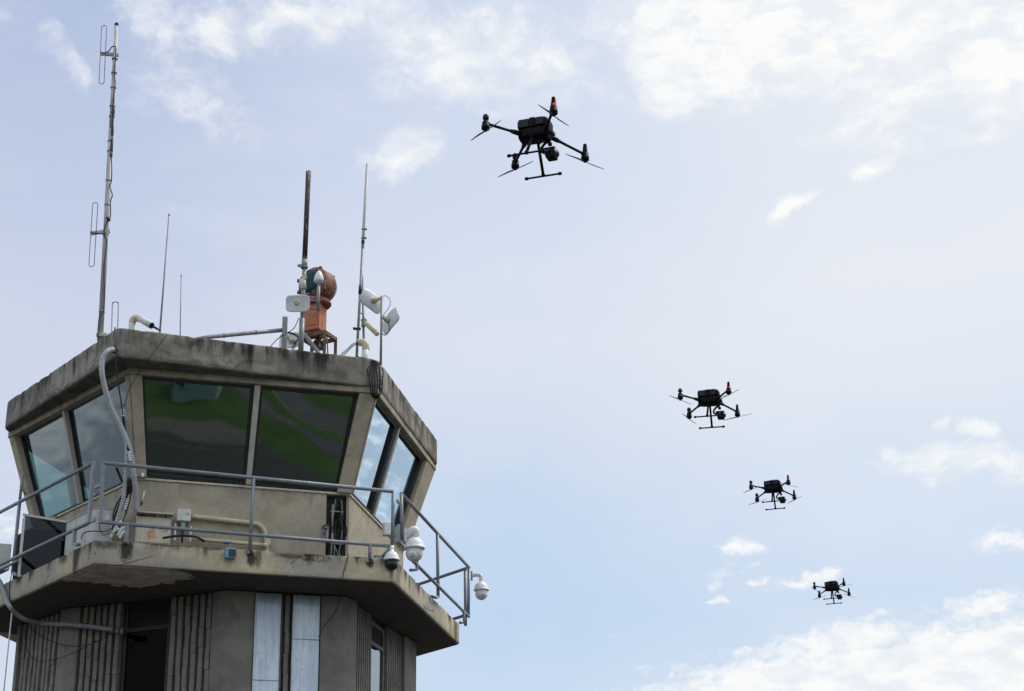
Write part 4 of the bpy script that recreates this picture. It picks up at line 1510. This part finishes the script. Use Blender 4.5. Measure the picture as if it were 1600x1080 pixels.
def dish(label, c, face, w, h, depth, mount_to=None, feed=True, back=False, tilt=0.0, corner=5.0):
    "panel dish; face = direction it looks; c = centre"
    n = face.normalized()
    X = n.cross(up).normalized()
    Yv = X.cross(n)
    Xr = X * math.cos(tilt) + Yv * math.sin(tilt)
    Yr = -X * math.sin(tilt) + Yv * math.cos(tilt)
    root = thing('dish_antenna', label, 'dish antenna', c, 'panel dishes on the roof')
    mb = MB()
    nr, na = 7, 40
    rings = [[mb.bm.verts.new(c - n * depth)]]
    for i in range(1, nr + 1):
        ring = []
        for k in range(na):
            an = 2 * math.pi * k / na
            ca, sa = math.cos(an), math.sin(an)
            q_ = (abs(ca) ** corner + abs(sa) ** corner) ** (-1 / corner)
            rr_ = i / nr
            x, y = ca * q_ * rr_ * w / 2, sa * q_ * rr_ * h / 2
            zz = depth * ((x / (w / 2)) ** 2 + (y / (h / 2)) ** 2) / 2
            ring.append(mb.bm.verts.new(c + Xr * x + Yr * y + n * (zz - depth)))
        rings.append(ring)
    for k in range(na):
        mb.bm.faces.new((rings[0][0], rings[1][k], rings[1][(k + 1) % na])).smooth = True
    for i in range(1, nr):
        for k in range(na):
            mb.bm.faces.new((rings[i][k], rings[i + 1][k], rings[i + 1][(k + 1) % na], rings[i][(k + 1) % na])).smooth = True
    o = mb.build('reflector', 'dishback', root)
    sm = o.modifiers.new('thickness', 'SOLIDIFY')
    sm.thickness = .014
    sm.offset = 0
    if feed:
        f0 = c - n * (depth - .01)
        MB().tube([f0, f0 + n * .15], .016, 10).build('feed_arm', 'pvc', root)
        MB().lathe(f0 + n * .13, n, [(0, .024), (.02, .05), (.05, .05), (.065, .03)], 16).build('feed_horn', 'cream', root)
    if mount_to is not None:
        m0 = c - n * (depth + .006)
        MB().lathe(m0, (mount_to - m0).normalized(), [(0, .045), (.05, .045), (.075, .034), (.12, .03)], 16).build('radio_housing', 'cream', root)
        MB().tube([m0 + (mount_to - m0) * .3, mount_to], .022, 10).build('bracket', 'pvc', root)
    return root


tc_ = (EYE - px(465, 474, 25.2)).normalized()
dish('white panel dish facing the viewer on the rusty mast', px(465, 474, 25.22), tc_ + Vector((-.12, 0, .12)), .385, .275, .045, mount_to=rpt(474))
dish('white panel dish low behind the short post, half hidden by the roof edge', px(452, 531, 25.6), Vector((-.25, -1, .05)), .36, .27, .05, mount_to=rpt(531), tilt=.04)

# pole with two dishes seen from behind at the right corner
Yd = 24.28
da, db = px(596.5, 463, Yd), px(594.0, 608, Yd)
root = thing('dish_pole', 'thin grey pole strapped to the right roof corner carrying two dishes', 'pole', db)
MB().tube([da, px(594.8, 575, Yd)], .019, 12).build('pole', 'galv', root)
MB().tube([px(594.9, 572, Yd), db], .026, 12).build('socket', 'galv', root)
for y in (575, 594, 606):
    MB().lathe(px(594.4, y, Yd), up, [(-.01, .034), (.01, .034)], 12).build('strap', 'galv', root)
MB().tube(curve([px(597, 463, Yd), px(603, 462.5, Yd), px(609, 468, Yd), px(609.5, 477, Yd), px(604, 486, Yd), px(598, 494, Yd)], 6), .006, 6).build('cable', 'greyhose', root)
MB().tube(curve([px(604, 503, Yd - .05), px(608, 508, Yd), px(608, 517, Yd), px(602, 524, Yd), px(597, 521, Yd)], 6), .006, 6).build('cable', 'black', root)
dish('white panel dish seen from behind on the left of the right corner pole', px(579, 471, Yd + .08), Vector((-.72, .66, .22)), .46, .26, .05, mount_to=px(595, 465.5, Yd), feed=False, tilt=-.25)
dish('white panel dish seen from behind on the right of the right corner pole', px(612, 502, Yd + .10), Vector((.78, .62, .02)), .44, .28, .05, mount_to=px(597, 495, Yd), feed=False, tilt=.40)

# two thin poles left of it
a, b, foot = pole_line(573.8, 256, 557, 562, 25.0)


def apt(y):
    t = (y - 562) / (256 - 562)
    return b + (a - b) * t


root = thing('whip_antenna', 'tallest thin pole antenna on the right, its upper tube pale and thicker', 'antenna', foot, 'whip antennas on the roof')
MB().tube([foot, apt(380)], .0215, 12).build('lower_pole', 'galv', root)
MB().tube([apt(392), apt(360), a], [.024, .024, .022], 12).build('upper_tube', 'greyplastic', root)
for y in (362, 376):
    MB().box(apt(y) + Vector((.012, -.01, 0)), (.085, .05, .012)).build('clamp', 'galv', root)
MB().lathe(apt(384), a - b, [(-.01, .028), (.05, .028)], 10).build('joint', 'black', root)
MB().tube([apt(463), apt(450)], .03, 10).build('cable_box', 'black', root)
MB().box(apt(516), (.085, .045, .04)).build('cross_clamp', 'black', root, bevel=.01)
MB().lathe(apt(516) + Vector((-.06, -.02, 0)), Vector((-1, -.2, 0)), [(-.02, .022), (.02, .022)], 10).build('knob', 'black', root)
a2, b2, foot2 = pole_line(566.5, 431, 568.5, 545, 25.1)
root = thing('short_pole', 'shorter dark pole just right of the tallest thin antenna, holding a horn', 'pole', foot2)
MB().tube([foot2, a2], .019, 12).build('pole', 'galv', root)
MB().tube([px(566, 490, 25.08), px(561, 489, 25.03)], .012, 8).build('tie', 'galv', root)
hb = px(570, 505, 25.05)
hn = thing('horn_antenna', 'cream cylinder antenna slanting down from the shorter dark pole', 'antenna', hb)
MB().tube([px(572, 505, 25.02), px(589, 521.5, 24.9)], [.044, .040], 16).build('tube', 'cream', hn)
MB().lathe(px(589, 521.5, 24.9), px(589, 521.5, 24.9) - px(572, 505, 25.02), [(-.01, .044), (.012, .042), (.02, .03)], 16).build('end_cap', 'cream', hn)
MB().box(px(569.5, 502, 25.05), (.10, .08, .07), (Vector((.7, 0, -.7)).normalized(), Vector((0, 1, 0)), Vector((.7, 0, .7)).normalized())).build('bracket', 'galv', hn, bevel=.006)
MB().box(px(567.5, 508, 25.05), (.06, .07, .05)).build('clamp', 'galv', hn)

# ------------------------------------------------------------------ rotating beacon
Yc = 26.0
ctr = px(497, 448, Yc)
vdir = (EYE - ctr).normalized()
vh = Vector((vdir.x, vdir.y, 0)).normalized()
rightv = Vector((-vh.y, vh.x, 0))
if rightv.x < 0:
    rightv = -rightv
axis = (vh * math.cos(R(38)) - rightv * math.sin(R(38)) + up * .05).normalized()
bz = px(493, 515, Yc)
beacon = thing('aerodrome_beacon', 'faded red and orange rotating beacon drum on a pedestal on the roof', 'beacon', Vector((ctr.x, ctr.y, Z_RT)))
Rd = .292
MB().lathe(ctr, axis, [(.20, .215), (.205, .245), (.19, .262), (.16, .268), (.15, .285), (.03, Rd), (-.06, Rd), (-.075, .300), (-.10, .300), (-.11, .286), (-.20, .245), (-.27, .17), (-.30, .09), (-.31, .02)], 40).build('drum', 'drum', beacon)
MB().lathe(ctr + axis * .195, axis, [(0, .222), (.02, .218), (.045, .17), (.06, .09), (.065, .02)], 36).build('lens', 'lens', beacon)
for k in range(4):
    an = R(30 + k * 90)
    u_ = axis.cross(up).normalized()
    w_ = u_.cross(axis)
    pz_ = ctr + axis * .14 + (u_ * math.cos(an) + w_ * math.sin(an)) * .285
    MB().box(pz_, (.05, .04, .06), (axis, u_, w_)).build('lid_clamp', 'drum', beacon, bevel=.006)
for k in range(8):
    an = R(12 + k * 45)
    u_ = axis.cross(up).normalized()
    w_ = u_.cross(axis)
    rd_ = u_ * math.cos(an) + w_ * math.sin(an)
    MB().lathe(ctr - axis * .088 + rd_ * .298, rd_, [(0, .014), (.012, .014), (.016, .008)], 8).build('seam_bolt', 'drum', beacon)
MB().lathe(ctr + axis * .15, axis, [(-.006, .289), (.0, .292), (.006, .289)], 36).build('seam', 'rust', beacon)
MB().lathe(ctr, axis, [(.198, .232), (.215, .236), (.222, .228)], 36).build('lens_rim', 'rust', beacon)
for (x, y) in ((463.5, 439), (463.5, 457)):
    p0 = px(x + 1, y, Yc - .05)
    MB().tube([p0, px(x + 12, y, Yc - .02)], .032, 12).build('hinge_knob', 'drum', beacon)
MB().lathe(px(496, 474.5, Yc), up, [(-.055, .21), (-.02, .235), (.0, .235), (.02, .215), (.10, .17)], 32).build('turntable', 'drum', beacon)
pb_ = [px(474, 479, Yc)]
fr_ax = (vh * math.cos(R(14)) - rightv * math.sin(R(14))).normalized()
sd_ax = Vector((fr_ax.y, -fr_ax.x, 0))
if sd_ax.x < 0:
    sd_ax = -sd_ax
pt_, pl_ = px(493, 479, Yc), px(493, 521, Yc)
hgt = pt_.z - pl_.z
pcn = Vector((pt_.x, pt_.y, (pt_.z + pl_.z) / 2))
fr_ax = (vh * math.cos(R(-26)) - rightv * math.sin(R(-26) * -1) * -1)
fr_ax = (vh * math.cos(R(25)) - rightv * math.sin(R(25))).normalized()
sd_ax = Vector((-fr_ax.y, fr_ax.x, 0))
if sd_ax.x < 0:
    sd_ax = -sd_ax
MB().box(pcn, (.285, .285, hgt), (sd_ax, fr_ax, up)).build('pedestal', 'orange', beacon, bevel=.008)
MB().box(pcn + fr_ax * .146 + up * .02, (.215, .008, hgt * .70), (sd_ax, fr_ax, up)).build('access_door', 'orange', beacon, bevel=.003)
MB().box(pcn + fr_ax * .154 + sd_ax * .08 + up * .03, (.02, .012, .05), (sd_ax, fr_ax, up)).build('door_catch', 'rust', beacon)
for sg in (-1, 1):
    MB().box(pcn + fr_ax * .150 + sd_ax * -.105 + up * (.02 + sg * .10), (.02, .012, .05), (sd_ax, fr_ax, up)).build('door_hinge', 'rust', beacon)
MB().box(pcn - up * (hgt / 2 - .012), (.30, .30, .025), (sd_ax, fr_ax, up)).build('pedestal_flange', 'drum', beacon, bevel=.003)
MB().box(pcn - up * (hgt / 2 + .02), (.25, .25, .05), (sd_ax, fr_ax, up)).build('pedestal_foot', 'drum', beacon)
for sx_, sz_ in ((-.06, -.07), (.03, -.06)):
    MB().lathe(pcn + fr_ax * .143 + sd_ax * sx_ + up * sz_, fr_ax, [(0, .012), (.006, .010)], 10).build('bolt', 'drum', beacon)
# stand
ztab = pl_.z - .06
st = thing('beacon_stand', 'brown steel angle stand carrying the beacon pedestal', 'stand', Vector((pl_.x, pl_.y, Z_RT)))
near = pz(507.5, 519, ztab)
left = pz(470, 527.5, ztab)
right = pz(524.5, 530.5, ztab)
farc = left + right - near
cs = [near, right, farc, left]
for i in range(4):
    a_, b_ = cs[i], cs[(i + 1) % 4]
    d_ = (b_ - a_).normalized()
    MB().box((a_ + b_) / 2, ((b_ - a_).length - .05, .05, .06), (d_, Vector((-d_.y, d_.x, 0)), up)).build('top_beam', 'steel', st)
    MB().box(Vector((a_.x, a_.y, (a_.z + .03 + Z_RT) / 2)), (.05, .05, a_.z + .03 - Z_RT), None).build('leg', 'steel', st, bevel=.004)
mc_ = (near + farc) / 2
MB().box(mc_ + up * -.14, (.22, .12, .12)).build('motor_box', 'rust', st, bevel=.01)
MB().box(mc_ + up * -.02, (.30, .06, .05), (Vector((near.x - farc.x, near.y - farc.y, 0)).normalized(), Vector((0, 0, 1)).cross(Vector((near.x - farc.x, near.y - farc.y, 0)).normalized()), up)).build('cross_beam', 'steel', st)
MB().tube([px(476, 522, 25.75), px(499, 553, 25.75), px(506, 563, 25.75)], .032, 10).build('brace', 'galv', st)
MB().tube([px(511, 524, 25.9), px(512.5, 560, 25.9)], .010, 8).build('cable', 'black', st)


# ------------------------------------------------------------------ drones
def make_drone():
    root = thing('drone', '', 'drone', (0, 0, 0), 'black quadcopters flying in a line')
    # fuselage: tapered rounded hull, nose at +x
    mb = MB()
    secs = [(-.132, .050, -.012, .030), (-.125, .068, -.030, .055), (-.06, .078, -.036, .066), (.06, .078, -.036, .066), (.115, .066, -.030, .060), (.138, .046, -.012, .040)]

    def loft(secs, nseg=16, pw=4.0):
        rings = []
        for x, hw, z0, z1 in secs:
            ring = []
            for k in range(nseg):
                an = 2 * math.pi * (k + .5) / nseg
                ca, sa = math.cos(an), math.sin(an)
                q_ = (abs(ca) ** pw + abs(sa) ** pw) ** (-1 / pw)
                ring.append(mb.bm.verts.new((x, ca * q_ * hw, (z0 + z1) / 2 + sa * q_ * (z1 - z0) / 2)))
            rings.append(ring)
        for r0_, r1_ in zip(rings, rings[1:]):
            for k in range(nseg):
                mb.bm.faces.new((r0_[k], r0_[(k + 1) % nseg], r1_[(k + 1) % nseg], r1_[k]))
        mb.bm.faces.new(list(reversed(rings[0])))
        mb.bm.faces.new(rings[-1])
    loft([(x * .90, a_ * .94, b_, c_) for x, a_, b_, c_ in secs])
    mb.build('body', 'drone', root, bevel=.004)
    mb = MB()
    loft([(-.118, .066, .050, .112), (-.112, .075, .043, .124), (-.02, .077, .040, .134), (.06, .077, .040, .136), (.100, .070, .043, .128), (.118, .052, .055, .108)], pw=6.0)
    bat = mb.build('battery_housing', 'drone', root, bevel=.004)
    for s in (-1, 1):
        MB().box((-.068, s * .0765, .085), (.080, .010, .066)).build('battery', 'dronegrey', bat, bevel=.006)
        MB().box((-.004, s * .0765, .086), (.038, .012, .074)).build('vent_panel', 'carbon', bat, bevel=.003)
        MB().box((.054, s * .0755, .088), (.056, .010, .060)).build('side_panel', 'dronegrey', bat, bevel=.006)
        MB().lathe((.030, s * .081, .118), (0, s, 0), [(0, .004), (.003, .003)], 8).build('screw', 'white', bat)
    MB().box((.134, 0, .012), (.02, .07, .022)).build('vision_sensor', 'lensblk', root, bevel=.004)
    MB().box((.05, .0, -.039), (.05, .05, .012)).build('belly_sensor', 'lensblk', root, bevel=.004)
    # arms, motor pods, propellers
    motors = [(-.271, -.314, -.055, True), (.263, -.367, -.055, False), (-.271, .314, -.055, True), (.263, .367, -.055, False)]
    blade_az = [8, 168, 20, 38]
    for i, (mx, my, mz, rear) in enumerate(motors):
        s = -1 if my < 0 else 1
        start = Vector((-.095 if rear else .10, s * .060, .012))
        top = Vector((mx, my, mz + .050))
        arm = MB().tube([start, top], .0105, 12).build('arm', 'carbon', root)
        dirv = (top - start).normalized()
        MB().tube([start - dirv * .005, start + dirv * .06], .0185, 12).build('hinge_sleeve', 'drone', arm)
        MB().tube([start + dirv * .055, start + dirv * .085], .015, 12).build('lock_collar', 'dronegrey', arm)
        pod = MB().lathe((mx, my, mz), (0, 0, 1), [(.0, .024), (.003, .030), (.030, .031), (.033, .027), (.060, .026), (.068, .020), (.07, .012)], 20).build('motor', 'drone', root)
        MB().tube([top - dirv * .03, top], .016, 10).build('arm_clamp', 'drone', pod)
        if rear:
            MB().lathe((mx, my, mz + .066), (0, 0, 1), [(0, .012), (.016, .012), (.018, .0215), (.030, .0235), (.050, .020), (.056, .014), (.058, .004)], 18).build('antenna_dome', 'dronegrey', root)
        else:
            a = MB()
            z0, z1 = mz + .045, mz + .138
            a.hexa([(mx - .018, my - .021, z0), (mx + .018, my - .021, z0), (mx + .018, my + .021, z0), (mx - .018, my + .021, z0), (mx - .011, my - .012, z1), (mx + .011, my - .012, z1), (mx + .011, my + .012, z1), (mx - .011, my + .012, z1)])
            a.build('antenna_fin', 'drone', root, bevel=.003)
            if s < 0:
                MB().lathe((mx + .010, my - .016, mz + .072), (.25, -1, -.05), [(0, .010), (.006, .010), (.009, .006)], 12).build('status_light', 'led', root)
        hub = (mx, my, mz)
        prop = MB().lathe((mx, my, mz - .016), (0, 0, 1), [(0, .006), (.004, .013), (.016, .013)], 14).build('propeller', 'drone', root)
        prop['hub'] = hub
        for sgn in (0, 180):
            an = R(90 + sgn)
            u_ = Vector((math.cos(an), math.sin(an), 0))
            v_ = Vector((-math.sin(an), math.cos(an), 0))
            b = MB()
            rings = []
            for (rr_, ch, tw, sw) in ((.008, .010, 0, 0), (.03, .012, .30, 0), (.07, .014, .22, .002), (.11, .011, .14, .0), (.16, .008, .09, -.003), (.19, .003, .06, -.005)):
                cc = Vector((mx, my, mz - .009)) + u_ * rr_ + v_ * sw
                t_ = v_ * math.cos(tw) + Vector((0, 0, 1)) * math.sin(tw)
                nn_ = Vector((0, 0, .0012))
                rings.append([b.bm.verts.new(cc + t_ * ch / 2 + nn_), b.bm.verts.new(cc - t_ * ch / 2 + nn_), b.bm.verts.new(cc - t_ * ch / 2 - nn_), b.bm.verts.new(cc + t_ * ch / 2 - nn_)])
            for r0_, r1_ in zip(rings, rings[1:]):
                for k in range(4):
                    b.bm.faces.new((r0_[k], r0_[(k + 1) % 4], r1_[(k + 1) % 4], r1_[k]))
            b.bm.faces.new(list(reversed(rings[0])))
            b.bm.faces.new(rings[-1])
            b.build('blade', 'blade', prop)
    # landing gear
    for s in (-1, 1):
        leg = MB().tube([(0, s * .055, -.015), (-.003, s * .189, -.227)], .0115, 12).build('landing_leg', 'carbon', root)
        MB().lathe((0, s * .064, -.012), (0, 1, .2), [(-.02, .016), (.02, .016)], 12).build('leg_socket', 'drone', leg)
        MB().tube([(-.003, s * .181, -.213), (-.003, s * .189, -.228)], .0155, 12).build('leg_clamp', 'drone', leg)
        sk = MB().tube([(-.143, s * .189, -.228), (.134, s * .189, -.228)], .0075, 10).build('skid', 'carbon', root)
        for e, d_ in ((-.147, 1), (.138, -1)):
            MB().lathe((e, s * .189, -.228), (d_, 0, 0), [(0, .010), (.004, .0125), (.022, .0125), (.026, .009)], 12).build('skid_cap', 'drone', sk)
    # gimbal camera under the nose
    gim = MB().lathe((.098, 0, -.030), (0, 0, -1), [(0, .026), (.012, .026), (.016, .020), (.030, .018)], 16).build('gimbal_mount', 'drone', root)
    MB().tube(curve([(.098, 0, -.055), (.074, .0, -.068), (.050, -.0, -.096), (.048, 0, -.128), (.082, 0, -.150)], 6), .0105, 10).build('gimbal_arm', 'drone', gim)
    MB().box((.098, .012, -.052), (.012, .006, .03)).build('gimbal_rod', 'galv', gim)
    MB().lathe((.112, 0, -.066), (0, 0, -1), [(0, .016), (.022, .016), (.026, .010)], 12).build('yaw_motor', 'drone', gim)
    cm = MB()
    cm.hexa([(.090, -.040, -.204), (.160, -.040, -.204), (.160, .040, -.204), (.090, .040, -.204), (.068, -.046, -.122), (.166, -.046, -.122), (.166, .046, -.122), (.068, .046, -.122)])
    cam_ = cm.build('gimbal_camera', 'drone', root, bevel=.010, seg=3)
    MB().box((.166, 0, -.158), (.008, .060, .044)).build('lens_plate', 'lensblk', cam_, bevel=.002)
    MB().lathe((.170, .012, -.160), (1, 0, 0), [(0, .018), (.006, .018), (.008, .011)], 16).build('lens', 'lensblk', cam_)
    MB().lathe((.112, -.046, -.155), (0, -1, 0), [(0, .015), (.008, .015), (.010, .009)], 16).build('tilt_motor', 'dronegrey', cam_)
    MB().box((.166, -.034, -.145), (.010, .016, .036)).build('front_glint', 'white', cam_, bevel=.002)  # white block stands in for a glint on the camera front
    MB().box((.12, -.05, -.045), (.02, .01, .035)).build('front_bracket', 'drone', root)
    return root


def copy_tree(o, parent=None):
    c = o.copy()
    C.objects.link(c)
    c.parent = parent
    for ch in list(o.children):
        copy_tree(ch, c)
    return c


POSES = [((0.200, 10.999, 6.063), (-19.6, 1.6, -.4), 'largest and nearest black quadcopter drone, highest in the sky, red lamp lit'),
         ((2.160, 17.650, 6.379), (-13.9, 1.6, -.5), 'second largest black quadcopter drone, just below mid sky, right of the tower roof'),
         ((3.705, 23.469, 7.129), (-14.9, .1, -.6), 'third black quadcopter drone, between the second largest and the smallest'),
         ((5.740, 30.450, 7.355), (-17.0, -.1, -1.3), 'smallest and lowest black quadcopter drone, flying before a small white cloud')]
proto = make_drone()
SPIN = [(38, -35, 47, -50), (-44, 30, -28, 52), (33, -52, 40, 25), (-30, 48, 35, -40)]     # rest angle of every propeller
trees = [proto] + [copy_tree(proto) for _ in POSES[1:]]
for i, (loc, rot, lab) in enumerate(POSES):
    o = trees[i]
    yaw = R(rot[0])
    if i == 3:                                           # lamp of the farthest drone is off
        for ch in o.children:
            if ch.name.startswith('status_light'):
                ch.data = ch.data.copy()
                ch.data.materials[0] = M['lensblk']
    for k, pr in enumerate([ch for ch in o.children if 'hub' in ch]):
        h = Vector(pr['hub'])
        mz_ = Matrix.Rotation(R(SPIN[i][k]) - yaw, 3, 'Z')
        pr.rotation_euler = (0, 0, R(SPIN[i][k]) - yaw)
        pr.location = h - mz_ @ h
    o.location = Vector(loc) + Vector((0, 0, CAMZ))
    yw, pt, rl = (R(v) for v in rot)
    o.rotation_mode = 'QUATERNION'
    o.rotation_quaternion = (Matrix.Rotation(yw, 3, 'Z') @ Matrix.Rotation(pt, 3, 'Y') @ Matrix.Rotation(rl, 3, 'X')).to_quaternion()
    o['label'] = lab

# ------------------------------------------------------------------ ground behind and below the camera, seen mirrored in the windows


def ground_mat(name, c0, c1, scale, fine, rough=.95):
    q = NT(name)
    a = q.noise(scale, 6, .65)
    b = q.noise(fine, 5, .7, off=(3, 7, 1))
    c = q.mix(q.rng(a, .38, .66), c0, c1)
    c = q.mix(q.math('MULTIPLY', q.rng(b, .45, .75), .5), c, tuple(v * .6 for v in c0))
    return q.finish(c, rough, bump=b, bs=.4, bd=.02, spec=.15)


M['grass'] = ground_mat('grass_field', (.048, .095, .020), (.075, .130, .030), .08, 1.2)
M['asphalt'] = ground_mat('apron_asphalt', (.050, .050, .055), (.075, .072, .075), .10, 4)
M['road'] = ground_mat('road_asphalt', (.10, .095, .11), (.15, .14, .155), .2, 3)
M['paving'] = ground_mat('pale_brown_paving', (.12, .105, .10), (.16, .138, .128), .2, 2)
M['paint'] = plain('worn_line_paint', (.34, .34, .33), .8, 0, .2, 3)


def sheet(name, pts, z, mat):
    mb = MB()
    mb.face([(x, y, z) for x, y in pts])
    return struct(mb.build(name, mat))


sheet('grass_field', [(-4000, -4000), (4000, -4000), (4000, 4000), (-4000, 4000)], -.016, 'grass')
sheet('apron', [(-60, 90), (60, 90), (60, 22), (24, 5), (16, -2.5), (13.7, -5.6), (13.1, -6.4), (12.5, -8), (12.6, -9.7), (12.7, -11.2), (8, -12.6), (-60, -14)], -.008, 'asphalt')
sheet('paved_strip', [(12.68, -10.6), (12.75, -12.2), (11.8, -13.4), (11.2, -13.8), (9.6, -14.3), (4, -15), (-20, -15.5), (-20, -13.2), (5, -12.9), (8.9, -12.2), (10.1, -11.2), (11.6, -9.9)], -.002, 'paving')
sheet('parking_lot', [(-30, -40), (15.6, -40), (15.0, -24), (14.2, -20.0), (11, -20.2), (-30, -21)], -.009, 'asphalt')


def ribbon(name, pts, w, z, mat):
    P = curve([(x, y, 0) for x, y in pts], 8)
    mb = MB()
    rows = []
    for i in range(len(P)):
        d = (P[min(i + 1, len(P) - 1)] - P[max(i - 1, 0)]).normalized()
        n = Vector((-d.y, d.x, 0)) * w / 2
        rows.append([mb.bm.verts.new(P[i] + n + Vector((0, 0, z))), mb.bm.verts.new(P[i] - n + Vector((0, 0, z)))])
    for a, b in zip(rows, rows[1:]):
        mb.bm.faces.new((a[0], a[1], b[1], b[0]))
    return struct(mb.build(name, mat))


ribbon('path', [(24, 10), (18.5, 0), (16.2, -6), (15.65, -9.65), (15.4, -13), (15.45, -17.4), (16.5, -25), (20, -45)], .75, -.005, 'road')
ribbon('path', [(30, 8), (20.5, -2), (18, -8), (17.3, -12.5), (17.45, -15.5), (17.4, -18.7), (18.5, -26), (23, -45)], 1.25, -.005, 'road')
ribbon('taxi_line', [(6, -12.4), (8.6, -10.6), (11, -9.4), (12.3, -8.2)], .035, -.0035, 'paint')
ribbon('path_edge_line', [(19.5, -4), (16.9, -9), (16.55, -13), (16.6, -16), (17, -20)], .06, -.0035, 'paint')

# low shed on the grass, only seen mirrored in the front window
sh = thing('shed', 'low white shed on the grass, seen only as a pale reflection in the front window', 'shed', (12.4, -17.2, 0))
sx = Vector((math.cos(R(-60)), math.sin(R(-60)), 0))
sy = Vector((-sx.y, sx.x, 0))
c_ = Vector((13.0, -17.8, 0))
MB().box(c_ + up * .55, (2.6, 1.7, 1.1), (sx, sy, up)).build('wall', 'teal', sh)
rf = MB()
e_ = [c_ + sx * a_ + sy * b_ for a_, b_ in ((-1.45, -1.0), (1.45, -1.0), (1.45, 1.0), (-1.45, 1.0))]
r_ = [c_ + sx * -1.45 + up * 1.5, c_ + sx * 1.45 + up * 1.5]
for f_ in ((e_[0], e_[1], 'b', 'a'), (e_[2], e_[3], 'a', 'b'), (e_[1], e_[2], 'b'), (e_[3], e_[0], 'a')):
    rf.face([r_[0] if v == 'a' else r_[1] if v == 'b' else v + up * 1.1 for v in f_])
rf.build('roof', 'greyplastic', sh)
MB().box(c_ + up * .45 + sy * .86, (.7, .04, .9), (sx, sy, up)).build('door', 'pvc', sh)

for o in list(bpy.data.objects):
    for key in ('_o', 'hub'):
        if key in o:
            del o[key]
